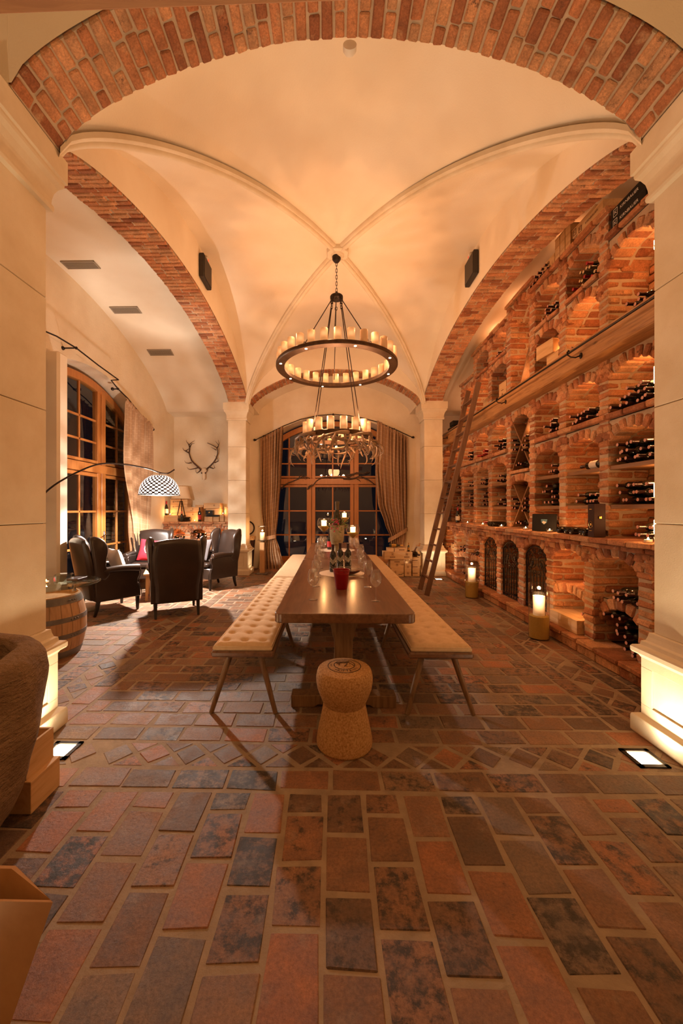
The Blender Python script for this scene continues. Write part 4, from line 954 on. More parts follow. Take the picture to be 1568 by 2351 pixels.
def crate(name, lb, dims, loc, rz=0, mat='pine', lid=True, texts=(), cat='box', group=None, open_=False, z=0, rot=None, seam=None):
    """wooden wine case, dims (x, y, z); texts: (string, face, size, u, v[, mat])"""
    dx, dy, dz = dims; t = thing(name, lb, cat, loc, rz, group, rot); mb = MB(); e = .012
    if open_:
        mb.bb(-dx/2, dx/2, -dy/2, dy/2, 0, e)
        for a, b, c, d in ((-dx/2, dx/2, -dy/2, -dy/2+e), (-dx/2, dx/2, dy/2-e, dy/2), (-dx/2, -dx/2+e, -dy/2+e, dy/2-e), (dx/2-e, dx/2, -dy/2+e, dy/2-e)): mb.bb(a, b, c, d, e, dz)
    else: mb.cbox((0, 0, (dz-e)/2), (dx-.004, dy-.004, dz-e), .002)
    mb.build('case', mat, t)
    if not open_ and lid: mb = MB(); mb.cbox((0, 0, dz-e/2), (dx, dy, e), .002); mb.build('lid', mat, t)
    if texts:
        g = {}
        for q in texts:
            sx, face, size, u, v = q[:5]; mt = q[5] if len(q) > 5 else 'brown_ink'; mb = g.setdefault(mt, MB())
            B = {'-y': Matrix.Translation((u, -dy/2-.001, v)) @ Matrix.Rotation(PI/2, 4, 'X'), '-x': Matrix.Translation((-dx/2-.001, u, v)) @ Matrix.Rotation(-PI/2, 4, 'Z') @ Matrix.Rotation(PI/2, 4, 'X'), '+x': Matrix.Translation((dx/2+.001, u, v)) @ Matrix.Rotation(PI/2, 4, 'Z') @ Matrix.Rotation(PI/2, 4, 'X')}[face]
            if sx == '[]':
                for a in range(4):
                    pp = [(-1, -1), (1, -1), (1, 1), (-1, 1)]; p, r_ = pp[a], pp[(a+1) % 4]; mb.tube([tuple(B @ Vector((p[0]*size*.5, p[1]*size*.7, 0))), tuple(B @ Vector((r_[0]*size*.5, r_[1]*size*.7, 0)))], .0022, 4)
                put_text(mb, 'K', B, size)
            elif sx == '()': mb.tube([tuple(B @ Vector((size*.5*math.cos(a), size*.65*math.sin(a), 0))) for a in lin(0, 2*PI, 16)[:-1]], .0022, 4, closed=True); mb.ball(tuple(B @ Vector((0, 0, 0))), (size*.2,)*3 if 0 else (size*.22, .002, size*.3) if face == '-y' else (.002, size*.22, size*.3), 8, 6)
            elif sx == '#': mb.box(tuple(B @ Vector((0, 0, 0))), (size*2.4, .001, size*.3) if face == '-y' else (.001, size*2.4, size*.3))
            else: put_text(mb, sx, B, size)
        for mt, mb in g.items(): mb.build('lettering', mt, t)
    return t
crate('wooden_crate', 'pine crate on the floor between the stone trough and the pillar', (.36, .20, .155), (-1.60, 1.893, 0), 0)
crate('wooden_crate', 'open pine crate stacked on the lower crate behind the trough', (.30, .18, .155), (-1.60, 1.893, .1555), 0, open_=True)
t = thing('tapered_bin', 'tapered bin of brown fibreboard at the bottom left corner', 'bin', (-1.05, .86, 0)); mb = MB()
TP = [(-.706, .965), (-.883, 1.062), (-1.22, 1.062), (-1.40, .965), (-1.40, .93), (-.71, .95)]; TP = [(-.706, .963), (-.883, 1.060), (-1.22, 1.060), (-1.397, .963)]
c0 = (-1.05, 1.0)
def lay(k, z, ins=0): return [(c0[0]+(x-c0[0])*k*(1-ins/.35), (c0[1]+(y-c0[1])*k*(1-ins/.06)), z) for x, y in TP]
def shell(prs):
    vs = []
    for L_ in prs: vs += L_
    n = 4; k = len(prs); mb.add([(x+1.05, y-.86, z) for x, y, z in vs], [(j*n+i, j*n+(i+1) % n, (j+1)*n+(i+1) % n, (j+1)*n+i) for j in range(k-1) for i in range(n)]+[tuple(range(n))[::-1], tuple((k-1)*n+i for i in range(n))])
shell([lay(.52, 0), lay(1, .45), lay(1, .45, .009), lay(.88, .36, .009), lay(.84, .352, .012), lay(.60, .10, .012)]); mb.build('bin_body', 'mdf', t)
# ================================================================ CHANDELIER
cx, cy = .09, 5.43
t = thing('chandelier', 'two-tier iron ring chandelier of glowing candle glasses with antlers below', 'chandelier', (cx, cy, 0))
mb = MB(); mb.lathe([(0, 5.035), (.062, 5.03), (.06, 4.99), (.035, 4.955), (.012, 4.945), (0, 4.94)], 24); mb.build('canopy', 'iron', t, smooth=True, angle=40)
def link(mb, c, h=.034, w_=.013, r_=.0035, rz=0, tilt=None):
    pts = [(w_*math.cos(a), 0, (h-w_)*(1 if math.sin(a) > 0 else -1)+w_*math.sin(a)) for a in lin(.001, 2*PI+.001, 14)[:-1]]
    mb.tube(pts, r_, 6, TR(c, rz) if tilt is None else Matrix.Translation(c) @ tilt, closed=True)
mb = MB(); z = 4.925; i = 0
while z > 4.53: link(mb, (0, 0, z), .030, .012, .0035, (i % 2)*PI/2); z -= .046; i += 1
mb.build('chain', 'iron', t, smooth=True)
mb = MB(); mb.lathe([(0, 4.51), (.02, 4.51), (.03, 4.49), (.085, 4.475), (.092, 4.465), (.092, 4.44), (.085, 4.43), (0, 4.428)], 24); mb.ball((0, 0, 4.52), .02); mb.build('hub', 'iron', t, smooth=True, angle=40)
def ring_band(ro, ri, z0, z1, name, nsp):
    mb = MB(); mb.lathe([(ri, z0), (ro-.01, z0), (ro, z0+.01), (ro, z1-.008), (ro-.008, z1), (ri+.006, z1), (ri, z1-.006), (ri, z0)], 96, cap=False); b = mb.build(name, 'bronze', t, smooth=True, angle=35)
    for i in range(nsp):
        a = 2*PI*(i+.35)/nsp; r_ = (ro+ri)/2; mb = MB(); mb.lathe([(0, z0-.003), (.016, z0-.003), (.018, z0+.004)], 16, TR((r_*math.cos(a), r_*math.sin(a), 0))); mb.build('spotlight', 'small_spot', b, smooth=True, angle=40)
    return b
ring_band(.853, .735, 3.44, 3.49, 'upper_ring', 8); ring_band(.475, .395, 2.44, 2.50, 'lower_ring', 4)
def rod(a, r1, z1, r0=.075):
    p0 = Vector((r0*math.cos(a), r0*math.sin(a), 4.44)); p1 = Vector((r1*math.cos(a), r1*math.sin(a), z1)); d = (p1-p0).normalized(); mb = MB()
    mb.tube([tuple(p0+d*.10), tuple(p1)], .0065, 8); tl = d.to_track_quat('Z', 'Y').to_matrix().to_4x4()
    link(mb, tuple(p0+d*.02+Vector((math.cos(a), math.sin(a), 0))*.012), .030, .018, .0045, a); link(mb, tuple(p0+d*.055), .028, .014, .004, 0, tl @ Matrix.Rotation(PI/2, 4, 'Z')); link(mb, tuple(p0+d*.095), .024, .016, .0045, 0, tl)
    link(mb, tuple(p1), .03, .014, .004, a); mb.build('suspension_rod', 'iron', t, smooth=True, angle=50)
for a in (239, 301, 92, 267): rod(math.radians(a), .795, 3.50)
for a in (222, 318, 138, 42): rod(math.radians(a), .435, 2.51)
def candle_glass(i):
    c = bpy.data.objects.new('candle_glass', CGM[1 if i else 0]); COL.objects.link(c); c.parent = t; return c
CGM = []
for lit in (True, False):
    mb = MB(); h = .155; mb.lathe([(.0, 0), (.047, 0), (.0475, .004), (.0475, h-.003), (.046, h), (.043, h-.003), (.043, h-.03), (0, h-.035)], 28); o = mb.build('candle_glass', 'candle_glass' if lit else 'candle_glass_unlit', t, smooth=True, angle=40); CGM.append(o.data)
    bpy.data.objects.remove(o)
for i in range(30):
    a = 2*PI*(i+.5)/30; c = candle_glass(i in (24, 26, 2)); c.location = (.795*math.cos(a), .795*math.sin(a), 3.492)
for i in range(16):
    a = 2*PI*(i+.5)/16; c = candle_glass(False); c.location = (.435*math.cos(a), .435*math.sin(a), 2.502); c.scale = (1, 1, 1.08)
for i in range(10):
    a = 2*PI*(i+.25)/10; lamp('ring_lamp', 'POINT', (cx+.795*math.cos(a), cy+.795*math.sin(a), 3.69), L_RING, WARM, .04)
for i in range(5):
    a = 2*PI*(i+.3)/5; lamp('low_lamp', 'POINT', (cx+.435*math.cos(a), cy+.435*math.sin(a), 2.72), L_LOW, WARM, .04)
lamp('down_lamp', 'SPOT', (cx, cy-.79, 3.43), 14*K, WARM, .03, spot=1.1, target=(cx, cy-1.3, 0), blend=.9)
lamp('down_lamp', 'SPOT', (cx+.2, cy-.4, 2.42), 10*K, WARM, .03, spot=1.3, target=(cx, cy-1.6, .76), blend=.9)
def antler(mb, a0, sg, seed):
    q = random.Random(seed); P = lambda a, r_, z: (r_*math.cos(a), r_*math.sin(a), z)
    L_ = q.uniform(.9, 1.25); ph = q.uniform(0, 6); zb = q.uniform(2.36, 2.46)
    beam = [P(a0+sg*L_*s, .47+.11*math.sin(PI*s)+q.uniform(-.01, .01), zb-.03*s+.035*math.sin(ph+4*s)) for s in lin(0, 1, 9)]
    mb.tube(beam, [.024, .024, .022, .021, .020, .019, .016, .012, .008, .003], 8)
    for s, ln in ((.12, .9), (.34, 1.0), (.58, 1.1), (.78, .9), (.97, .7)):
        a = a0+sg*L_*s; r0 = .47+.11*math.sin(PI*s); z0 = zb-.03*s; da = sg*q.uniform(.10, .38); dr = q.uniform(.0, .12); dz = ln*q.uniform(.18, .33)
        if s < .2: da = -da*.5
        pts = []
        for k in range(8):
            w_ = k/7; pts.append(P(a+da*(w_**1.3)-.12*sg*w_*w_*w_, r0+dr*math.sin(PI*w_*.75)*1.2-.05*w_*w_, z0-dz*(w_**1.1)+.05*w_**4))
        mb.tube(pts, [.017, .016, .015, .0135, .011, .009, .006, .0015], 7)
for i in range(13):
    mb = MB(); antler(mb, 2*PI*i/13+.2, 1 if i % 2 else -1, 40+i); mb.build('antler', 'antler', t, smooth=True)
# ================================================================ CURTAINS AND RODS
def curtain(lb, rows, fn, folds=9, amp=.045, tie=None, cloth=1.5):
    rows = sorted(rows, reverse=True)
    def row(z):
        for (z1, a1, b1), (z0, a0, b0) in zip(rows, rows[1:]):
            if z >= z0:
                k = (z-z0)/(z1-z0) if z1 > z0 else 0; k = k*k*(3-2*k)*.5+k*.5; return a0+(a1-a0)*k, b0+(b1-b0)*k
        return rows[-1][1:]
    zt0, zt1, zb = fn['top'][0], fn['top'][1], rows[-1][0]
    def f(u, v):
        zt = zt0+(zt1-zt0)*u; z = zb+(zt-zb)*v; a, b = row(zb+(rows[0][0]-zb)*v if 0 else min(z, rows[0][0])); wd = b-a
        x = a+wd*(u+.012*math.sin(2*PI*folds*u*.5+3*z)); k = min(1.0, wd/(rows[0][2]-rows[0][1]))
        A = amp*(.75+.35*math.sin(5.3*u+1.1*z))*(.6+.4*k); off = A*math.sin(2*PI*folds*u+.8*math.sin(1.7*z+u*3))+.3*A*math.sin(2*PI*folds*2.3*u+z*2)
        if v > .985: off *= .5
        return tuple(fn['p'](x, z, off))
    t = thing('curtain', lb, 'curtain', (0, 0, 0)); mb = MB(); mb.grid(folds*14, 60, f, uvf=lambda u, v: (u*cloth, v*(zt0-zb))); mb.build('cloth', 'curtain_cloth', t, smooth=True)
    # gathered heading above the rod
    def g(u, v):
        p = f(u, 1.0); q = fn['p'](0, 0, .0); n_ = Vector(fn['p'](0, 0, 1))-Vector(q); return tuple(Vector(p)+n_*(.03*math.sin(PI*v)+.012*math.sin(2*PI*folds*4*u))+Vector((0, 0, -.04+.09*v+.012*math.sin(2*PI*folds*3.1*u+1))))
    mb = MB(); mb.grid(folds*18, 5, g, uvf=lambda u, v: (u*cloth*1.5, v*.1)); mb.build('heading', 'curtain_cloth', t, smooth=True)
    if tie:
        z0, z1, h = tie; a, b = row((z0+z1)/2)
        def tf(u, v):
            w_ = 2*PI*u; return tuple(fn['p']((a+b)/2+(b-a)/2*1.12*math.cos(w_), (z0+z1)/2+(z1-z0)/2*math.cos(w_)+h*(v-.5), .085*math.sin(w_)))
        mb = MB(); mb.grid(40, 4, tf, closeu=False, uvf=lambda u, v: (u*1.0, v*.1)); mb.build('tieback', 'curtain_cloth', t, smooth=True)
    return t
bp = lambda x, z, o: (x, YB-.12-o, z)
curtain('plaid curtain left of the back window tied at low height', [(3.47, -1.72, -1.14), (2.2, -1.72, -1.20), (1.4, -1.68, -1.27), (.78, -1.60, -1.34), (.45, -1.70, -1.24), (.0, -1.76, -1.10)], {'top': (3.14, 3.46), 'p': bp}, 8, .07, (.74, .80, .09))
curtain('plaid curtain right of the back window swept aside and tied', [(3.60, 1.15, 1.88), (2.4, 1.10, 1.88), (1.6, 1.17, 1.87), (1.1, 1.33, 1.87), (.80, 1.45, 1.86), (.5, 1.44, 1.82), (.0, 1.38, 1.86)], {'top': (3.58, 3.17), 'p': bp}, 9, .07, (.70, .98, .10))
curtain('plaid curtain hanging at the far side of the left window', [(3.48, 7.02, 8.06), (2.4, 7.02, 8.06), (1.2, 7.18, 7.98), (.6, 7.25, 7.92), (.02, 7.2, 7.95)], {'top': (3.46, 3.16), 'p': lambda x, z, o: (XW+.12+o, x, z)}, 9, .06)
def rodthing(lb, pts, brk, rad=.011):
    t = thing('curtain_rod', lb, 'curtain rod', (0, 0, 0)); mb = MB(); mb.tube(pts, rad, 8); mb.build('rod', 'iron', t, smooth=True, angle=60)
    for p, q in brk: mb = MB(); mb.tube([p, q], .010, 6); mb.ball(p, .022, 8, 6); mb.ball(q, (.03, .03, .03), 8, 6); mb.build('bracket', 'iron', t, smooth=True)
    return t
rp = [RY(x, y, YB-.12) for x, y in ((587, 1010), (605, 1001), (651, 978), (690, 963), (730, 954), (765, 951), (800, 954), (835, 960), (866, 969), (905, 985), (946, 1004))]
rt = rodthing('thin black curtain rod arched over the back window', [tuple(p) for p in rp], [(tuple(rp[0]), tuple(rp[0]+Vector((-.03, 0, 0)))), (tuple(rp[-1]), tuple(rp[-1]+Vector((.03, 0, 0)))), (tuple(rp[5]), tuple(rp[5]+Vector((0, .12, 0)))), (tuple(rp[1]), tuple(rp[1]+Vector((0, .12, 0)))), (tuple(rp[9]), tuple(rp[9]+Vector((0, .12, 0))))])
ra = [RX(x, y, -3.70) for x, y in ((95, 757), (130, 772), (175, 799), (225, 838), (272, 872))]+[RX(x, y, -3.84) for x, y in ((250, 873), (266, 893), (288, 914), (315, 947), (346, 983))]
for p in ra[5:]: p.x = -3.80
rodthing('bent black curtain rod above the left side window', [tuple(p) for p in ra], [(tuple(ra[2]), (-3.9, ra[2].y, ra[2].z)), (tuple(ra[6]), (-3.9, ra[6].y, ra[6].z)), (tuple(ra[9]), (ra[9].x, ra[9].y+.03, ra[9].z-.02))])
# gnarled vine branch along the back window's transom
def vinepts(L_, Y): return [tuple(RY(580+x/4.126, 920+y/4.126, Y+.02*math.sin(i*2.1))) for i, (x, y) in enumerate(L_)]
t = thing('vine_branch', 'gnarled dry vine branch lying along the back window transom', 'branch', (0, 0, 0)); mb = MB(); YV = YB+.33
for L_, r0, r1 in (([(275, 835), (300, 805), (340, 778), (385, 762), (430, 742), (480, 716), (545, 736)], .020, .012), ([(430, 742), (455, 700), (470, 712), (500, 745), (520, 735)], .012, .006), ([(520, 842), (545, 815), (575, 800), (600, 765), (640, 735), (700, 722), (770, 728), (830, 722), (880, 738), (930, 712), (985, 678), (1050, 690), (1110, 678)], .016, .012),
                   ([(860, 738), (920, 742), (970, 735), (1020, 712), (1060, 735), (1100, 752), (1155, 792)], .026, .012), ([(880, 715), (930, 700), (985, 690), (1060, 700), (1100, 690)], .022, .006), ([(985, 740), (1010, 752), (1022, 768)], .012, .005), ([(520, 842), (530, 815), (550, 800)], .016, .008), ([(1060, 690), (1085, 672), (1112, 690)], .010, .004)):
    P3 = vinepts(L_, YV); n = len(P3); mb.tube(P3, [r0+(r1-r0)*i/(n-1)+.004*math.sin(i*1.7) for i in range(n)], 7)
mb.build('stem', 'bark', t, smooth=True)
# ================================================================ ANTLER MOUNT
t = thing('antler_trophy', 'dark stag antlers on a pale skull hung on the end wall', 'trophy', (0, 0, 0)); YM = YB-.03
def am(x, y, dy=0): return tuple(RY(410+x/14.25, 1000+y/14.25, YM-dy))
AL = [([(740, 1120), (620, 1010), (500, 900), (430, 820), (380, 700), (345, 570), (365, 430), (350, 330)], 40, 26), ([(430, 890), (330, 905), (240, 895), (190, 820)], 26, 4), ([(640, 1050), (520, 1085), (380, 1110), (310, 1090), (275, 1030)], 26, 4), ([(730, 1120), (660, 1190), (600, 1230), (565, 1180), (560, 1060)], 30, 4),
      ([(340, 570), (230, 510), (165, 470), (130, 400)], 30, 5), ([(230, 505), (320, 450), (400, 380)], 22, 4), ([(350, 340), (310, 260), (260, 200), (245, 140)], 26, 4), ([(370, 380), (420, 280), (460, 265), (525, 258)], 24, 4), ([(345, 300), (420, 235), (525, 160)], 22, 4)]
AR = [([(920, 1100), (1040, 990), (1150, 870), (1230, 740), (1275, 600), (1280, 470), (1240, 390), (1100, 310), (940, 242)], 36, 14), ([(1250, 420), (1300, 340), (1320, 260), (1302, 140)], 26, 4), ([(1300, 300), (1250, 240), (1200, 180)], 16, 4), ([(1240, 480), (1150, 430), (1050, 375)], 20, 4), ([(1180, 890), (1290, 840), (1290, 780), (1170, 645)], 26, 4), ([(1030, 1045), (1130, 1080), (1185, 1060), (1135, 920)], 24, 5), ([(930, 1090), (940, 1150), (900, 1225)], 24, 6)]
for L_ in (AL, AR):
    mb = MB()
    for j, (pts, r0, r1) in enumerate(L_):
        n = len(pts); mb.tube([am(x, y, .03+(.05*math.sin(PI*i/(n-1)) if j == 0 else .06*i/(n-1))) for i, (x, y) in enumerate(pts)], [(r0+(r1-r0)*i/(n-1))*.72/1330 for i in range(n)], 8)
    mb.build('antler', 'antler_dark', t, smooth=True)
mb = MB(); c = RY(410+840/14.25, 1000+1270/14.25, YM-.02)
def sk(u, v):
    a = 2*PI*u; w_ = (.062*math.sin(PI*min(1, v*1.5+.12))**.6 if v < .5 else .055*(1-.55*(v-.5)*2))+.012*math.sin(v*9); w_ = max(.004, w_ if v < .97 else .01)
    return (c.x+w_*math.cos(a)+.012*v, c.y-.02+.045*math.sin(a)*(1-.4*v)-.05*v, c.z+.15-.30*v)
mb.grid(14, 14, sk, closeu=True); mb.build('skull', 'bone', t, smooth=True)
mb = MB()
for s in (-1, 1): mb.ball((c.x+s*.045, c.y-.06, c.z+.03), (.018, .012, .022))
mb.build('eye_socket', 'antler_dark', t, smooth=True)
# ================================================================ LAMPS
t = thing('arc_lamp', 'arching floor lamp with a pierced dome shade over the armchairs', 'lamp', (-3.60, 5.50, 0))
mb = MB(); mb.lathe([(0, 0), (.20, 0), (.205, .01), (.205, .045), (.198, .055), (0, .055)], 40, TR((0, 0, 0))); mb.build('marble_base', 'white_paint', t, smooth=True, angle=40)
from mathutils.geometry import interpolate_bezier
def smooth_path(P, n=8):
    P = [Vector(p) for p in P]; out = []
    for i in range(len(P)-1):
        a = P[max(0, i-1)]; b = P[i]; c_ = P[i+1]; d_ = P[min(len(P)-1, i+2)]
        for k in range(n):
            s = k/n; out.append(tuple(.5*((2*b)+(c_-a)*s+(2*a-5*b+4*c_-d_)*s*s+(3*b-a-3*c_+d_)*s**3)))
    return out+[tuple(P[-1])]
AP = smooth_path([(x+3.60, y-5.50, z) for x, y, z in ((-3.66, 5.43, .05), (-3.80, 5.12, .25), (-3.84, 4.90, .9), (-3.80, 4.86, 1.4), (-3.68, 4.97, 1.73), (-3.36, 5.3, 2.05), (-3.17, 5.6, 2.13), (-2.93, 6.0, 2.11), (-2.80, 6.25, 2.055), (-2.72, 6.38, 2.06), (-2.65, 6.47, 2.13))])
mb = MB(); mb.tube(AP, .012, 8); mb.build('arc_arm', 'iron', t, smooth=True)
sx_, sy_, sz_ = -2.81+3.60, 6.26-5.50, 1.69
mb = MB(); mb.tube([(sx_, sy_, 2.055), (sx_, sy_, 2.0)], .012, 8); mb.build('stem', 'steel', t, smooth=True, angle=40)
mb = MB(); mb.grid(64, 20, lambda u, v: (sx_+.315*math.cos(2*PI*u)*math.sqrt(max(0, 1-(v*.94)**2.2)), sy_+.315*math.sin(2*PI*u)*math.sqrt(max(0, 1-(v*.94)**2.2)), sz_+.32*v), uvf=lambda u, v: (u*2.0, v*.50)); sh = mb.build('lamp_shade', 'pierced_shade', t, smooth=True)
mb = MB(); mb.tube([(sx_+.317*math.cos(a), sy_+.317*math.sin(a), sz_) for a in lin(0, 2*PI, 48)[:-1]], .007, 6, closed=True); mb.build('rim', 'iron', sh, smooth=True)
mb = MB(); mb.ball((sx_, sy_, sz_+.14), .045); mb.build('bulb', 'arc_glow', t, smooth=True)
ARCC = (1, .87, .76)
lamp('arc_bulb', 'POINT', (-2.81, 6.26, sz_+.10), L_ARC, ARCC, .05)
# ---- end shelf of bricks on the far left, same masonry as the rack
PY0s, PITs, XBs = PY0, PIT, XB; PY0, PIT, XB = 2.30, .515, 9.38; XFS = 8.88
es = thing('brick_shelf', 'low brick bottle shelf with three arched niches against the end wall', 'shelf', (-3.05, 9.38, 0)); ESR = Matrix.Translation((3.05, -9.38, 0)) @ Matrix.Rotation(PI/2, 4, 'Z')
def emb(): m_ = MB(); m_.T = ESR.copy(); return m_
for k in range(4): mb = emb(); pier(mb, pk(k), 0, 1.06, XFS, .07); mb.build('pier', BM, es)
for k in range(3):
    mb = emb(); niche_top(mb, k, .99, 1.07, XFS, .10, .07); mb.build('arch', BM, es); mb = emb(); niche_top(mb, k, .66, .75, XFS+.02, .10, .07); mb.build('inner_shelf', BM, es)
mb = emb(); ledge(mb, pk(0)-.09, pk(3)+.06, 1.165, XFS, .05, .03); ledge(mb, pk(0)-.07, pk(3)+.05, 1.113, XFS, .045, .0); mb.build('shelf_top', ['brick'], es)
mb = emb(); back(mb, pk(0)-.07, pk(3)+.05, 0, 1.1); mb.cm = 1; mb.bb(XB+.025, XB+.10, pk(0)-.07, pk(3)+.05, 0, 1.13); mb.cm = 0; mb.build('back_wall', BM, es)
PY0, PIT, XB = PY0s, PITs, XBs
# ---- floor lanterns
def big_candle(mb_unused, t, r_, h, z0, gl='big_candle'):
    mb = MB(); n = 28; mb.lathe([(0, 0), (r_, 0), (r_, h*.55), (r_*1.05, h*.9), (r_*1.02, h), (r_*.86, h-.004), (r_*.6, h-.03), (0, h-.032)], n)
    o = mb.build('candle', gl, t, smooth=True, angle=50, loc=(0, 0, z0)); return o
def hurricane(x, y, lb):
    t = thing('hurricane_lantern', lb, 'lantern', (x, y, 0), 0); mb = MB(); mb.lathe([(0, .0), (.106, 0), (.107, .62), (.103, .62), (.102, .012), (0, .012)], 40); mb.build('glass_cylinder', 'glass', t, smooth=True, angle=40)
    mb = MB(); mb.lathe([(0, .013), (.1, .013), (.1, .255), (.06, .262), (0, .265)], 36); mb.build('sand_filling', 'sand', t, smooth=True, angle=40)
    big_candle(None, t, .060, .215, .262); lamp('candle_lamp', 'POINT', (x, y, .53), L_CAN*1.6, AMB, .02); return t
hurricane(2.355, 4.37, 'tall glass hurricane lantern with ochre sand before the nearest gate'); hurricane(2.34, 6.38, 'glass hurricane lantern with ochre sand near the ladder foot')
x, y = -1.53, 8.62
t = thing('candle_stand', 'wooden post lantern with candle glass beside the far left pillar', 'lantern', (x, y, 0)); mb = MB(); mb.cbox((0, 0, .012), (.24, .24, .024), .005); mb.build('base_plate', 'hoop_iron', t)
mb = MB(); mb.cbox((0, 0, .37), (.105, .105, .69), .008); mb.build('post', 'post_wood', t); mb = MB(); mb.lathe([(0, .715), (.03, .715), (.03, .745), (.115, .75), (.12, .765), (.0, .768)], 28); mb.build('plate', 'steel', t, smooth=True, angle=40)
mb = MB(); mb.lathe([(.10, .77), (.10, 1.07), (.096, 1.07), (.096, .77)], 32, cap=False); mb.build('glass_cylinder', 'glass', t, smooth=True, angle=40); mb = MB(); mb.tube([(.101*math.cos(a), .101*math.sin(a), 1.07) for a in lin(0, 2*PI, 30)[:-1]], .006, 6, closed=True); mb.build('rim', 'steel', t, smooth=True)
big_candle(None, t, .052, .16, .77); lamp('candle_lamp', 'POINT', (x, y, .97), L_CAN*2, AMB, .02)
# ---- console table and clock behind the far left pillar
t = thing('console_table', 'small pale topped console behind the far left pillar', 'table', (-1.95, 9.22, 0)); mb = MB(); mb.cbox((0, 0, .765), (.26, .30, .09), .006); mb.build('tabletop', 'pine', t)
for sx in (-1, 1):
    for sy in (-1, 1): mb = MB(); mb.tube([(sx*.09, sy*.10, .72), (sx*.05, sy*.08, 0)], [.04, .02], 4); mb.build('leg', 'dark_box', t)
t = thing('round_clock', 'round dark rimmed clock behind the far left pillar', 'clock', (-2.03, 9.40, 1.0)); A = Matrix.Rotation(PI/2, 4, 'X'); mb = MB(); mb.lathe([(.15, -.02), (.172, -.02), (.178, 0), (.172, .03), (.15, .03)], 40, A, cap=False); mb.build('rim', 'iron', t, smooth=True, angle=40); mb = MB(); mb.lathe([(0, 0), (.155, 0), (.155, .01), (0, .01)], 40, A)
for i in range(12): a = 2*PI*i/12; mb.box((.13*math.cos(a), -.012, .13*math.sin(a)), (.01, .003, .01))
mb.build('dial', 'paper', t)
# ---- wall speakers, sensors, ceiling vents, smoke detector
def speaker(x, sg, lb):
    t = thing('wall_speaker', lb, 'speaker', (x, 5.43, 4.835), 0, 'wall speakers'); mb = MB(); mb.cbox((sg*.035, 0, 0), (.066, .35, .33), .008); mb.build('cabinet', 'black_plastic', t); mb = MB(); mb.cbox((sg*.072, 0, 0), (.008, .31, .29), .003); mb.build('grille', 'vent_dark', t)
    mb = MB(); mb.cbox((0, 0, 0), (.05, .045, .085), .01); o = mb.build('alarm_sensor', 'white_paint', loc=(x+sg*.028, 5.50, 5.055)); mb = MB(); mb.box((sg*.0265, 0, -.01), (.003, .02, .03)); mb.build('indicator', 'sensor_red', o); tag(o, 'small white sensor above the %s wall speaker' % ('left' if sg > 0 else 'right'), 'sensor')
speaker(XL-.002, 1, 'black wall speaker above the left side arch'); speaker(XR+.002, -1, 'black wall speaker above the right side arch')
for i, (x, y, lb) in enumerate(((-3.57, 5.42, 'metal ceiling vent nearest the camera in the left aisle'), (-3.50, 6.50, 'middle metal ceiling vent in the left aisle'), (-3.40, 7.62, 'metal ceiling vent nearest the end wall in the left aisle'))):
    z = az2(y); sl = (az2(y+.05)-az2(y-.05))/.1; t = thing('ceiling_vent', lb, 'vent', (x, y, z-.004), 0, None, (math.atan(sl), 0, 0))
    mb = MB(); mb.bb(-.23, .23, -.075, .075, -.003, .001); mb.build('backing', 'vent_dark', t); mb = MB()
    for a, b, c_, d_ in ((-.24, .24, -.085, -.07), (-.24, .24, .07, .085), (-.24, -.225, -.085, .085), (.225, .24, -.085, .085)): mb.bb(a, b, c_, d_, -.012, 0)
    mb.build('frame', 'vent_metal', t); mb = MB()
    for k in range(24): mb.bb(-.215+k*.0187-.0035, -.215+k*.0187+.0035, -.07, .07, -.009, -.004)
    for k in range(4): mb.bb(-.225, .225, -.05+k*.033-.003, -.05+k*.033+.003, -.010, -.006)
    mb.build('louvre_grid', 'vent_metal', t)
t = thing('smoke_detector', 'white smoke detector just past the crown of the near arch', 'detector', (.13, 2.56, 4.525)); mb = MB(); mb.lathe([(0, -.03), (.03, -.028), (.045, -.01), (.045, .02), (0, .02)], 20, Matrix.Rotation(PI/2-.2, 4, 'X')); mb.build('housing', 'white_paint', t, smooth=True, angle=40)
# ================================================================ BOTTLES AND CASES ON THE RACK
def bottle_mesh(name, foil, endm, burg=False, glass='bottle_glass', label=None, lab_h=.09, s=1.0):
    t = thing(name, '', 'bottle'); mb = MB()
    if burg: P = [(0, .004), (.03, 0), (.038, .004), (.040, .02), (.040, .14), (.036, .165), (.026, .20), (.017, .225), (.0145, .24), (.0145, .285), (.0165, .288), (.0165, .30), (0, .30)]
    else: P = [(0, .012), (.02, .006), (.032, .0), (.0365, .004), (.0375, .02), (.0375, .185), (.035, .20), (.026, .218), (.017, .228), (.0145, .24), (.014, .285), (.0163, .288), (.0163, .30), (0, .30)]
    mb.lathe([(r_*s, z*s) for r_, z in P], 18, cap=False); mb.build('glass_body', glass, t, smooth=True, angle=50)
    mb = MB(); mb.lathe([(.0152*s, .235*s), (.0152*s, .285*s), (.0172*s, .288*s), (.0172*s, .3006*s), (.015*s, .302*s)], 16, cap=False); mb.cm = 1; mb.lathe([(0, .3018*s), (.0125*s, .3024*s), (.0150*s, .3022*s)], 16, cap=False); mb.cm = 0
    mb.build('foil_capsule', [foil, endm], t, smooth=True, angle=40)
    if label: mb = MB(); R_ = (.0402 if burg else .0378)*s; mb.lathe([(R_, .045*s), (R_, (.045+lab_h)*s)], 24, cap=False); mb.build('paper_label', label, t, smooth=True)
    return t
BD = Proto(bottle_mesh('wine_bottle', 'foil_dark', 'cap_pink')); BR_ = Proto(bottle_mesh('wine_bottle', 'foil_red', 'foil_red', True)); BO = Proto(bottle_mesh('wine_bottle', 'foil_olive', 'cap_straw', False, 'bottle_green'))
LIE = (0, -PI/2, 0)
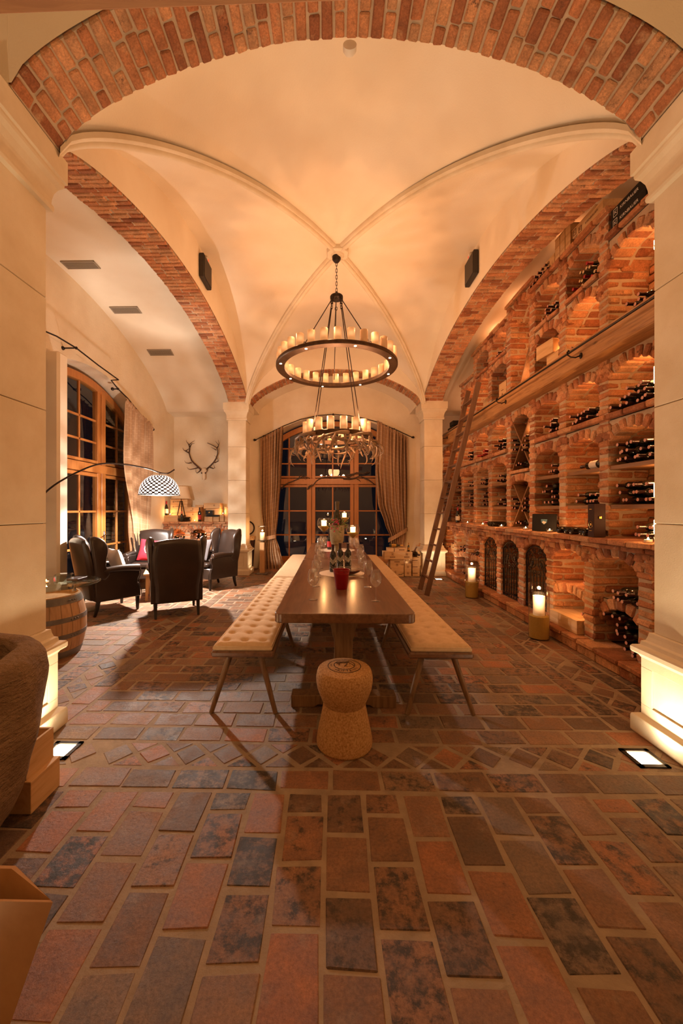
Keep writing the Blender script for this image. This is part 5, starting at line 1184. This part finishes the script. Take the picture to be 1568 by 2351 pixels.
KN = {-1: 'bay half hidden by the pillar', 0: 'the nearest open bay', 1: 'the second open bay', 2: 'the third open bay', 3: 'the bay with crossed boards', 4: 'first bay beyond the crossed boards',
      5: 'second bay beyond the crossed boards', 6: 'third bay beyond the crossed boards', 7: 'the bay behind the ladder', 8: 'the farthest bay of the rack'}
RW = ('bottom', 'second', 'third', 'fourth', 'fifth')
def stack(k, z, rows, where, x=None, P=None, y0=None, dy=.083, kinds='dark', far=False, hw=.075):
    P = P or BD; x = XUP-.01 if x is None else x
    for r_, n in enumerate(rows):
        for i in range(n):
            if far: yy = pk(k+1)-hw-.045-dy*(i+.5*r_)
            else: yy = (pk(k)+hw+.042 if y0 is None else y0)+dy*(i+.5*r_)
            Q = P if not isinstance(P, (list, tuple)) else P[(i+r_*2) % len(P)]
            jx = rnd.uniform(-.03, .05); o = Q.put((x+.30+jx, yy, z+.040+.069*r_), (rnd.uniform(0, 6), -PI/2, rnd.uniform(-.03, .03)))
            o.rotation_euler = Matrix.Rotation(-PI/2, 4, 'Y').to_euler(); o.rotation_euler.rotate_axis('Z', rnd.uniform(0, 6))
            kd = {id(BD): 'dark capped', id(BR_): 'red capped', id(BO): 'olive capped'}[id(Q)]
            o['label'] = '%s wine bottle, %s row %s, %s' % (kd, RW[r_], where, KN[k]); o['group'] = '%s bottles in the %s row %s, %s' % (kd, RW[r_], where, KN[k])
            if len(o['label'].split()) > 16: o['label'] = ' '.join(o['label'].split()[:16])
T3, T2, B1, B2, BC = 3.194, 2.408, 1.892, 1.502, 1.184
ab, lg, us, ls, ct, ml = 'on the timber beam', 'under the beam', 'on the upper shelf', 'on the lower shelf', 'on the counter', 'on the top ledge'
for k, spec in {
    0: [(T3, (6, 4, 3), ab), (T2, (6, 5, 3), lg), (B1, (6, 5, 4), us), (B2, (5, 4, 4), ls), (BC, (3, 2), ct)],
    1: [(T3, (6, 5), ab), (T2, (6, 5), lg), (B2, (4, 3), ls)],
    2: [(T2, (3, 3, 2), lg), (B1, (3, 1), us), (B2, (3, 2, 3, 2), ls), (BC, (2, 1), ct)],
    4: [(T2, (4, 4, 3), lg), (B1, (5, 2), us), (B2, (3, 2), ls)],
    5: [(B1, (4, 3), us), (B2, (3, 2, 2, 1), ls)],
    6: [(T2, (3, 3, 2), lg), (B1, (3, 2), us), (B2, (3, 3, 2, 1), ls)],
    7: [(B1, (3, 1), us), (B2, (3, 2), ls), (BC, (2,), ct)], 8: [(B1, (2,), us), (B2, (2, 2), ls)]}.items():
    for z, rows, wh in spec: stack(k, z, rows, wh)
stack(1, 3.918, (5, 4, 3), ml, P=[BO, BR_, BO]); stack(2, 3.918, (5, 4), ml); stack(4, 3.993, (6,), ml); stack(5, T2, (5, 3), lg, P=BR_); stack(5, BC, (2, 1), ct, P=BR_)
for i in range(6):
    o = BD.put((XUP+.29, pk(2)+.30+i*.082, 4.538), LIE, 'dark capped wine bottle lying on the rack top beside the printed pine case', 'bottles on the rack top')
for i in range(4): BD.put((XUP+.29, pk(2)+.34+i*.082, 4.607), LIE, 'dark capped wine bottle lying on the rack top beside the printed pine case', 'bottles on the rack top')
# bottles between the crossed boards
for z0, lb in ((1.185, 'lower'), (2.045, 'upper')):
    for i, (dy, dz) in enumerate(((.12, .30), (.12, .37), (.20, .25), (.20, .32), (.12, .44), (.42, .36), (.50, .30), (.42, .29), (.30, .07), (.38, .05), (.24, .05), (.5, .44))):
        sc_ = 1 if lb == 'upper' else .92; BD.put((XUP+.30, pk(3)+.04+dy, z0+dz*sc_+.02), LIE, 'dark wine bottle lying %s between the %s crossed boards of the rack' % ('low' if dz < .2 else ('at the near side' if dy < .3 else 'at the far side'), lb), 'bottles %s between the %s crossed boards' % ('low' if dz < .2 else ('near' if dy < .3 else 'far'), lb))
# single big bottle on the upper shelf of the second bay, neck away from the camera
BG = Proto(bottle_mesh('wine_bottle', 'foil_dark', 'cap_pink', False, 'bottle_glass', 'paper', .1, 1.15))
BG.put((XUP+.09, pk(1)+.12, B1+.045), (-PI/2, 0, 0), 'large labelled wine bottle lying alone on the upper shelf of the second bay')
# lower niches
XL0 = XLO-.0
stack(0, .588, (4, 3), 'on the vaulted inner shelf', XLO+.0); stack(0, .137, (3, 2, 3, 2, 3), 'in the lower niche', XLO+.02); stack(-1, .588, (4,), 'on the vaulted inner shelf', XLO+.02, P=BR_)
stack(1, .622, (2, 1), 'in the lower niche', XLO+.08); stack(1, .29, (2,), 'above the pine case', XLO+.08)
for k in (5, 6, 7): stack(k, .588, (5, 4), 'in the lower niche', XLO+.03)
stack(6, .137, (4,), 'at the foot', XLO+.03); stack(7, .137, (4, 3), 'at the foot', XLO+.03)
# bottles seen from behind the gates
for k in (2, 3, 4): stack(k, .137, (4, 3), 'behind the iron gate', XLO+.15)
# bottles lying base outwards on the counter
for i, y in enumerate((4.36, 4.25, 4.13, 4.0, 3.925)): BD.put((2.56+.02*(i % 2), y, 1.184+.039), (0, PI/2, rnd.uniform(-.05, .05)), 'dark bottle lying base outwards on the counter beside the brown gift box', 'bottles lying base outwards on the counter')
for y in (6.12, 6.21, 6.29): BD.put((2.57, y, 1.184+.039), (0, PI/2, 0), 'dark bottle lying base outwards on the counter past the crossed boards', 'far bottles lying base outwards')
Bst = Proto(bottle_mesh('wine_bottle', 'foil_red', 'foil_red', True, 'bottle_glass', 'paper', .08, 1.05)); Bst.put((2.62, 7.93, 1.184), (0, 0, 0), 'burgundy bottle standing on the counter behind the ladder')
# cases on top of the rack
def rcase(lb, y0, y1, z0, z1, x=2.80, dx=.30, mat='pine', texts=(), rz=0, name='wine_case', lid=True, open_=False): return crate(name, lb, (dx, y1-y0, z1-z0-.001), (x+dx/2, (y0+y1)/2, z0), rz, mat, lid, texts, 'box', None, open_)
K1 = (('[]', '-x', .05, .15, .055, 'white_print'), ('KIRNBAUER', '-x', .042, -.02, .055, 'white_print'))
rcase('black printed wine case on the rack top, lower of the two', 3.44, 3.87, 4.203, 4.313, 2.79, .33, 'black_card', K1); rcase('black printed wine case on the rack top, upper of the two', 3.45, 3.88, 4.314, 4.424, 2.80, .33, 'black_card', K1)
rcase('small pale case beside the black cases on the rack top', 3.24, 3.42, 4.203, 4.30, 2.83, .2)
K2 = (('[]', '-x', .045, .15, .05), ('KIRNBAUER', '-x', .038, -.03, .05))
rcase('long pine case with a printed name nearest on the high rack top', 3.93, 4.34, 4.498, 4.598, 2.76, .33, texts=K2); rcase('long pine case with a printed name stacked above and behind the nearest one', 4.13, 4.52, 4.599, 4.70, 2.82, .33, texts=K2)
n_ = 0
for j, (y0, ks) in enumerate(((4.36, 1), (4.525, 3), (4.63, 3), (4.735, 3))):
    for q in range(ks):
        if j == 0: continue
        rcase('%s plain pine case end, %s of the stack' % (('first', 'second', 'third')[j-1], ('bottom', 'middle', 'top')[q]), y0, y0+.10, 4.498+q*.104, 4.598+q*.104, 2.80, .33); n_ += 1
rcase('tall pine case printed RODA I on the rack top', 4.84, 5.10, 4.498, 4.66, 2.80, .30, texts=(('RODA  I', '-x', .05, 0, .05), ('()', '-x', .04, 0, .11))); rcase('plain pine case perched above the printed RODA case', 4.84, 4.98, 4.661, 4.80, 2.90, .25)
for i, (y0, y1, k) in enumerate(((6.15, 6.45, 4), (6.47, 6.85, 4), (6.88, 7.15, 5), (7.18, 7.45, 5))): rcase('low pine case lying on the far rack top, %s from the pointed niche' % ('first', 'second', 'third', 'fourth')[i], y0, y1, 4.478, 4.55+.02*(i % 2), 2.81, .3)
rcase('pine case standing on the timber beam in the first bay past the pointed niche', 6.16, 6.42, T3, 3.52, 2.80, .28, texts=(('#', '-x', .035, 0, .2), ('()', '-x', .03, 0, .13)))
rcase('pine case standing on the timber beam in the second bay past the pointed niche', 6.85, 7.08, T3, 3.46, 2.80, .28)
rcase('lower pine case in the third bay on the timber beam', 4.76, 5.02, T3, 3.42, 2.80, .3); rcase('upper pine case turned sideways in the third bay on the timber beam', 4.85, 5.17, 3.421, 3.60, 2.755, .32, rz=.12)
rcase('black case on the far end of the timber beam, lower one', 8.42, 8.80, T3, 3.30, 2.68, .2, 'black_card', lid=False); rcase('black case on the far end of the timber beam, upper one', 8.42, 8.66, 3.301, 3.41, 2.68, .2, 'black_card', lid=False)
rcase('pine lid board lying on the far rack end', 7.5, 7.78, 4.103, 4.16, 2.82, .25)
rcase('large pine case lying in the second lower niche', pk(1)+.10, pk(2)-.10, .137, .285, 2.585, .40)
rcase('pine case on the inner shelf of the farthest lower bay', pk(7)+.09, pk(7)+.36, .588, .70, XLO+.03, .2)
# counter things
t = crate('gift_box', 'tall dark brown gift box with gold emblem standing on the counter', (.115, .095, .335), (2.60, 3.79, 1.184), 0, 'dark_box', False, (('()', '-x', .05, 0, .12, 'gold'), ('#', '-x', .015, 0, .06, 'gold'), ('#', '-x', .015, 0, .27, 'gold')))
mb = MB(); mb.cbox((.0, -.051, .19), (.026, .008, .024), .002); mb.build('clasp', 'gold', t)
t = thing('framed_plaque', 'square dark plaque with a small mountain crest standing on the counter', 'plaque', (2.63, 4.76, 1.186), 0, None, (-.08, 0, -.75)); mb = MB(); mb.cbox((0, 0, .105), (.27, .03, .21), .004); mb.build('board', 'black_card', t)
mb = MB(); mb.prism([(-.035, .03), (-.03, -.01), (0, -.036), (.03, -.01), (.035, .03)], -.0175, -.0165, TR((0, 0, .115))); mb.build('crest', 'blue_print', t); mb = MB(); mb.prism([(-.024, -.008), (-.008, .012), (.002, .0), (.012, .006), (.024, -.01), (0, -.03)], -.0188, -.0178, TR((0, 0, .115))); mb.build('crest_mountain', 'white_print', t)
for i, (x, y, lb) in enumerate(((2.56, 3.135, 'tealight in a dark dish on the counter nearest the right pillar'), (2.56, 3.02, 'tealight half hidden behind the near right pillar'), (2.56, 4.52, 'tealight beside the dark crest plaque'), (2.56, 5.07, 'tealight on the counter before the crossed boards'), (2.57, 5.80, 'tealight on the counter just past the crossed boards'), (2.57, 6.50, 'tealight on the counter above the farthest gate'), (2.57, 7.22, 'tealight on the counter near the ladder'))):
    tea(x, y, 1.183, lb, .9, None, 1.15)
# ---- ladder leaning on the rail
t = thing('ladder', 'tall dark oak ladder leaning against the rack rail', 'ladder', (1.60, 6.64, 0)); ft = Vector((0, 0, 0)); tp = Vector((.865, 0, 3.565)); dr = (tp-ft).normalized(); Lh = (tp-ft).length; LT = Matrix.Rotation(math.atan2(tp.x, tp.z), 4, 'Y')
for s in (-1, 1): mb = MB(); mb.cbox((0, s*.235, Lh/2+.01), (.085, .032, Lh-.02), .006, 0, LT); mb.build('rail', 'ladder_oak', t)
for i in range(12): z = .30+i*.282; mb = MB(); mb.cbox((0, 0, z), (.07, .44, .028), .005, 0, LT); mb.build('rung', 'ladder_oak', t)
# ---- stack of cases by the far right pillar
def fc(lb, x0, x1, y0, y1, z0, z1, texts=(), mat='pine_x', rz=0): return crate('wine_case', lb, (x1-x0, y1-y0, z1-z0-.001), ((x0+x1)/2, (y0+y1)/2, z0), rz, mat, True, texts)
for q in range(3): fc('pale wine carton by the far right pillar, %s of three' % ('bottom', 'middle', 'top')[q], 1.79, 1.945, 8.36, 8.75, .137*q, .137*(q+1), (('#', '-y', .05, -.03, .07),))
for q in range(2): fc('%s small case between the big cases and the cartons' % ('lower', 'upper')[q], 1.615, 1.765, 8.36, 8.70, .137*q, .137*(q+1), (('()', '-y', .04, 0, .07),))
fc('bottom large pine case of the stack right of the back window', 1.32, 1.595, 8.32, 8.68, 0, .185, (('()', '-y', .05, -.05, .10), ('#', '-y', .035, .06, .05, 'black_ink')))
fc('second large pine case printed with a crest in the same stack', 1.30, 1.60, 8.34, 8.70, .1855, .375, (('#', '-y', .05, 0, .13), ('()', '-y', .05, 0, .07)))
fc('wide pine case lying across the stack with two printed crests', 1.165, 1.77, 8.30, 8.62, .3755, .535, (('()', '-y', .05, -.13, .11), ('#', '-y', .05, -.13, .05), ('()', '-y', .05, .18, .11), ('#', '-y', .05, .18, .05)), rz=.04)
fc('small pine case on top of the wide case', 1.40, 1.66, 8.34, 8.60, .536, .62, (('#', '-y', .05, .02, .04),)); fc('narrow pale case beside the small top case', 1.25, 1.39, 8.36, 8.60, .536, .61)
Bgd = Proto(bottle_mesh('sparkling_bottle', 'gold', 'gold', True, 'bottle_green', 'gold', .1)); Bgd.put((1.30, 8.46, .662), (0, PI/2, 0), 'gold foiled bottle lying on top of the case stack'); Bgd.put((1.715, 8.42, .536), (0, 0, 0), 'gold foiled bottle standing on the wide case', scale=.62)
BMg = Proto(bottle_mesh('magnum_bottle', 'foil_dark', 'foil_dark', True, 'bottle_glass', None, .1, 1.4)); BMg.put((1.86, 8.66, .475), (PI/2, 0, .1), 'black magnum bottle lying on the top carton')
t = thing('wooden_vice', 'old wooden hand press leaning on the cartons', 'press', (1.79, 8.5, .413), 0, None, (0, .35, 0)); mb = MB(); mb.tube([(0, 0, .02), (.03, 0, .16), (.04, 0, .26)], [.03, .02, .016], 8); mb.build('shaft', 'ladder_oak', t, smooth=True, angle=40); mb = MB(); mb.tube([(.02, 0, .26), (.09, 0, .29), (.07, 0, .34)], .02, 8); mb.build('handle', 'post_wood', t, smooth=True, angle=40)
lamp('stack_lamp', 'POINT', (1.78, 8.95, .30), 3.0, AMB, .02)
# ---- cases, bottles and lamp on the end shelf
EX = lambda c: (370+c/9.8-758)*.01035; EZ = lambda c: 1.45+(60-c/9.8)*.01028
def ec(lb, c0, c1, d0, d1, y=9.0, dy=.28, texts=(), mat='pine_x', open_=False, name='wine_case'):
    z0, z1 = max(1.166, EZ(d1)), EZ(d0); return crate(name, lb, (EX(c1)-EX(c0)-.004, dy, z1-z0-.002), ((EX(c0)+EX(c1))/2, y+dy/2, z0), 0, mat, not open_, texts, 'box', None, open_)
ec('wide pine case at the left end of the brick shelf', 110, 420, 720, 868, 8.93); SS = lambda: (('SASSICAIA', '-y', .045, .0, .055), ('()', '-y', .03, -.13, .05))
ec('bottom pine case printed SASSICAIA behind the table lamp', 190, 560, 572, 719, 9.06, .28, SS()); ec('middle pine case printed SASSICAIA behind the table lamp', 195, 585, 462, 571, 9.06, .28, SS()); ec('top pine case printed SASSICAIA behind the table lamp', 195, 590, 352, 461, 9.06, .28, SS())
ec('lower pine case behind the lying magnum', 535, 870, 642, 868, 9.08, .25, (('()', '-y', .03, 0, .17),)); ec('upper pine case behind the lying magnum', 498, 885, 530, 641, 9.02, .28, (('()', '-y', .025, .03, .07), ('#', '-y', .03, .0, .03)))
ec('open pine case behind the upper one on the brick shelf', 745, 930, 480, 529, 9.10, .2); ec('top right pine case on the brick shelf', 1020, 1340, 437, 560, 9.0, .28, (('()', '-y', .03, .03, .07),)); ec('pine case behind the top right case', 935, 1015, 437, 560, 9.1, .2)
ec('lower right pine case under the black gift box', 985, 1320, 745, 868, 9.0, .3, mat='pine_x'); ec('open fronted pine case behind the black gift box', 998, 1345, 562, 744, 9.10, .18); ec('tall pine case at the right end of the brick shelf', 1425, 1538, 525, 868, 9.05, .25); ec('pale case beside the right end candle', 1325, 1422, 700, 868, 9.02, .26)
ec('small pale carton in front of the lower right case', 1090, 1190, 748, 868, 8.93, .06); t = ec('black gift box with a gold emblem on the right cases', 1020, 1190, 602, 703, 8.97, .12, (('()', '-y', .035, 0, .05, 'gold'),), 'black_card'); t['category'] = 'box'
ec('flat dark tray between the right cases', 1030, 1320, 705, 744, 8.96, .14, (), 'black_card')
Bw = Proto(bottle_mesh('wine_bottle', 'foil_red', 'foil_red', True, 'bottle_glass', 'paper', .09, 1.12)); Bw.put((EX(133), 9.0, EZ(718)), (0, 0, 0), 'bottle with a white label standing on the left pine case of the brick shelf')
Br = Proto(bottle_mesh('wine_bottle', 'foil_dark', 'foil_dark', False, 'bottle_glass', 'red_label', .1, 1.1)); Br.put((EX(897), 8.95, 1.168), (0, 0, 0), 'bottle with a red label standing on the brick shelf'); BMg.put((EX(700), 8.96, 1.168+.057), (0, -PI/2, 0), 'round magnum lying on the brick shelf between the cases', scale=1.0)
Bx = Proto(bottle_mesh('wine_bottle', 'foil_red', 'foil_red')); Bx.put((EX(505), 8.93, 1.168), (0, 0, 0), 'slim bottle with a red capsule beside the lamp tripod', scale=.8)
t = thing('table_lamp', 'table lamp with a cream shade on a dark tripod', 'lamp', (EX(478), 8.97, EZ(718)))
mb = MB(); h0, h1 = EZ(348)-EZ(718), EZ(72)-EZ(718); mb.lathe([(.222, h0), (.155, h1), (.150, h1), (.217, h0)], 40, cap=False); mb.build('lamp_shade', 'linen_shade', t, smooth=True, angle=40)
for a in (PI+.15, -.15, PI/2): mb = MB(); mb.tube([(.02*math.cos(a), .02*math.sin(a), .34), (.09*math.cos(a), .04*math.sin(a), 0)], .012, 6); mb.build('leg', 'iron', t, smooth=True, angle=50)
mb = MB(); mb.tube([(0, 0, .32), (0, 0, h0+.1)], .008, 8); mb.build('stem', 'iron', t, smooth=True, angle=50)
for c_, lb, z in ((245, 'bright tealight on the left pine case of the brick shelf', EZ(718)), (795, 'bright tealight between the magnum and the red labelled bottle', 1.167), (1400, 'bright tealight at the right end of the brick shelf', EZ(698))): tea(EX(c_), 8.93 if c_ < 1400 else 9.03, z+.001, lb, 1.6)
# bottles lying in the brick shelf niches (necks to the room)
for i, (x, z) in enumerate(((-3.66, .795), (-3.56, .795), (-3.46, .795), (-3.16, .795), (-3.06, .795), (-2.97, .795), (-3.11, .865), (-3.01, .865), (-3.2, .93), (-2.62, .795), (-2.52, .795))):
    n1 = 'left' if x < -3.3 else ('middle' if x < -2.8 else 'right'); BD.put((x, 9.22, z), (PI/2, 0, rnd.uniform(-.15, .15)), 'dark wine bottle lying in the %s niche of the brick shelf' % n1, 'bottles in the %s brick shelf niche' % n1)
for x, z in ((-3.47, .93), (-2.95, .95), (-2.44, .93), (-3.50, .55)): lamp('shelf_lamp', 'POINT', (x, 9.28, z), 3.2, AMB, .02)
# ================================================================ ON THE TABLES
def wineglass():
    t = thing('wine_glass', '', 'glass'); mb = MB(); P = [(0, .0), (.034, .0), (.036, .002), (.015, .006), (.005, .012), (.0035, .03), (.0032, .09), (.006, .102), (.022, .114), (.036, .132), (.043, .155), (.042, .18), (.036, .21), (.031, .235), (.0302, .235), (.035, .21), (.041, .18), (.042, .155), (.035, .133), (.021, .116), (0, .106)]
    mb.lathe(P, 28, cap=False); mb.build('glass_body', 'crystal', t, smooth=True); return t
WG = Proto(wineglass()); ZT_ = .7605
for i, (x, y, lb) in enumerate(((-.130, 2.93, 'nearest wine glass on the left side of the table'), (.344, 2.90, 'nearest wine glass on the right side of the table'), (-.127, 3.44, 'second wine glass on the left side'), (.336, 3.42, 'second wine glass on the right side'),
    (-.125, 3.89, 'third wine glass on the left side'), (.326, 3.89, 'third wine glass on the right side'), (-.115, 4.50, 'fourth wine glass on the left side'), (.352, 4.50, 'fourth wine glass on the right side'), (-.16, 5.0, 'fifth wine glass on the left side'), (.40, 5.02, 'fifth wine glass on the right side'))): WG.put((x, y, ZT_), (0, 0, 0), lb)
for x, y in ((-.16, 5.75), (-.10, 6.0), (-.17, 6.2), (-.09, 6.45), (-.15, 6.7), (.40, 5.8), (.34, 6.05), (.42, 6.25), (.35, 6.5), (.40, 6.75)): WG.put((x, y, ZT_), (0, 0, 0), 'wine glass in the cluster on the far table, %s side' % ('left' if x < .1 else 'right'), 'wine glasses on the far table, %s side' % ('left' if x < .1 else 'right'))
def mat_(x, y, r_, lb):
    mb = MB(); n = 60; f = lambda a: r_*(1+.012*math.sin(a*9)+.008*math.sin(a*17+1)); mb.lathe([(0, 0), (1, 0), (1, .002), (0, .002)], n); mb.v = [(x_*f(math.atan2(y_, x_)), y_*f(math.atan2(y_, x_)), z_) for x_, y_, z_ in mb.v]; tag(mb.build('placemat', 'slate_paper', loc=(x, y, .7603)), lb, 'placemat')
mat_(.125, 4.16, .245, 'round pale placemat under the decanter'); mat_(.12, 6.55, .30, 'round pale placemat at the middle of the far table')
def crest(t, n):
    mb = MB(); R_ = .0385
    for k in range(5): mb.box((.028*(k-2)/2, -math.sqrt(R_**2-(.028*(k-2)/2)**2)-.0005, .11+.012*abs(k-2)), (.006, .001, .05))
    mb.build('label_print', 'white_print', t)
p3 = bottle_mesh('wine_bottle', 'foil_dark', 'foil_dark', False, 'bottle_glass'); crest(p3, 5); P3 = Proto(p3)
for x, y, lb in ((.030, 4.25, 'left of the three dark bottles on the placemat'), (.115, 4.44, 'middle of the three dark bottles, behind the decanter'), (.205, 4.42, 'right of the three dark bottles on the placemat')): P3.put((x, y, ZT_+.002), (0, 0, 0), lb)
Br.put((-.015, 6.62, ZT_+.002), (0, 0, 0), 'bottle with a red label standing on the far table placemat', scale=.9)
mb = MB(); mb.lathe([(0, 0), (.048, 0), (.050, .003), (.066, .125), (.068, .128), (.068, .142), (.071, .145), (.073, .163), (.076, .166), (.0745, .170), (.071, .168), (.066, .13), (.047, .006), (0, .006)], 48, cap=False); tag(mb.build('bucket', 'red_plastic', smooth=True, angle=35, loc=(.098, 3.345, ZT_)), 'dark red plastic bucket standing on the table', 'bucket')
t = thing('wine_decanter', 'low glass decanter with an arched handle and dark wine on the placemat', 'decanter', (.17, 4.03, ZT_+.0022)); mb = MB()
def dec(k): return lambda u, v: ((.135*k)*(1-2*v)*1.0+.02, .075*k*math.sin(PI*v)**.7*math.cos(2*PI*u), .046+.044*k*math.sin(PI*v)**.7*math.sin(2*PI*u)+(.03*(max(0, v-.6)/.4)))
mb.grid(24, 20, dec(1), closeu=True); mb.build('glass_body', 'glass', t, smooth=True)
mb = MB(); mb.grid(24, 14, lambda u, v: (dec(.96)(u, v)[0], dec(.96)(u, v)[1], min(.046+.004, dec(.96)(u, v)[2])), closeu=True); mb.build('wine', 'wine', t, smooth=True)
mb = MB(); mb.tube(smooth_path([(.12, 0, .06), (.10, 0, .11), (.03, 0, .15), (-.04, 0, .13), (-.09, 0, .06), (-.12, 0, .075)]), .011, 10); mb.tube(smooth_path([(-.11, 0, .06), (-.16, 0, .085), (-.19, 0, .10)]), .012, 10); mb.build('handle', 'glass', t, smooth=True)
def stemglobe(x, y, zc, lb):
    t = thing('stem_candle_holder', lb, 'candle holder', (x, y, ZT_)); h = zc-ZT_; P = [(0, 0), (.062, 0), (.064, .003), (.03, .012), (.012, .03), (.010, .06), (.010, h-.17), (.016, h-.13), (.035, h-.10), (.075, h-.065), (.096, h-.02), (.099, h+.01), (.090, h+.055), (.074, h+.083), (.072, h+.083), (.088, h+.053), (.0965, h+.01), (.093, h-.02), (.072, h-.063), (.033, h-.097), (0, h-.12)]
    mb = MB(); mb.lathe(P, 40, cap=False); mb.build('glass_body', 'glass', t, smooth=True); mb = MB(); mb.lathe([(0, h-.115), (.031, h-.094), (.068, h-.062), (.085, h-.034), (.04, h-.030), (0, h-.028)], 32, cap=False); mb.build('sand_filling', 'sand', t, smooth=True)
    o = big_candle(None, t, .038, .075, h-.030, 'small_candle'); lamp('candle_lamp', 'POINT', (x, y, zc+.062), L_CAN*1.5, AMB, .015)
glowmat('small_candle', .045, .11, 12.0, 1.5, (1, .55, .22), (1, .80, .5))
stemglobe(-.088, 5.44, 1.25, 'left tall stemmed glass globe with a burning candle'); stemglobe(.325, 5.50, 1.155, 'right tall stemmed glass globe with a burning candle'); stemglobe(.245, 6.66, 1.345, 'rear tall stemmed glass globe holding a candle behind the flowers')
t = thing('flower_urn', 'straw coloured footed urn of flowers in the middle of the table', 'urn', (.088, 5.05, ZT_)); mb = MB(); mb.lathe([(0, 0), (.06, 0), (.062, .01), (.035, .03), (.03, .06), (.03, .20), (.045, .225), (.07, .235), (.078, .25), (.078, .262), (.086, .27), (.095, .38), (.10, .47), (.102, .485), (.094, .485), (.088, .38), (.0, .30)], 40, cap=False); mb.build('urn_body', 'straw_pot', t, smooth=True, angle=50)
fr = random.Random(5)
for nm, mt, n, sz in (('foliage', 'leaf', 150, .022), ('blossom', 'petal', 90, .013)):
    mb = MB()
    for i in range(n):
        a = fr.uniform(0, 2*PI) if nm == 'foliage' else fr.choice((fr.uniform(-2.0, -1.3), fr.uniform(-2.4, -1.6), fr.uniform(-.3, .4))); r_ = fr.uniform(.05, .135); z = .50+fr.uniform(-.05, .07)-max(0, r_-.1)*1.2*fr.random()*2; d = Vector((fr.uniform(-1, 1), fr.uniform(-1, 1), fr.uniform(-.4, 1))).normalized(); e = d.orthogonal().normalized(); c = Vector((r_*math.cos(a), r_*math.sin(a), z)); s_ = sz*fr.uniform(.7, 1.5)
        mb.add([tuple(c-d*s_), tuple(c+e*s_*.45), tuple(c+d*s_), tuple(c-e*s_*.45), tuple(c+d.cross(e)*s_*.25)], [(0, 1, 4), (1, 2, 4), (2, 3, 4), (3, 0, 4)])
    o = mb.build(nm, mt, t); o['kind'] = 'stuff'
Bbig = Proto(bottle_mesh('magnum_bottle', 'foil_olive', 'foil_olive', True, 'bottle_green', 'paper', .06, 1.62)); Bbig.put((.092, 5.05, ZT_+.306), (0, 0, 0), 'tall olive magnum standing in the flower urn')
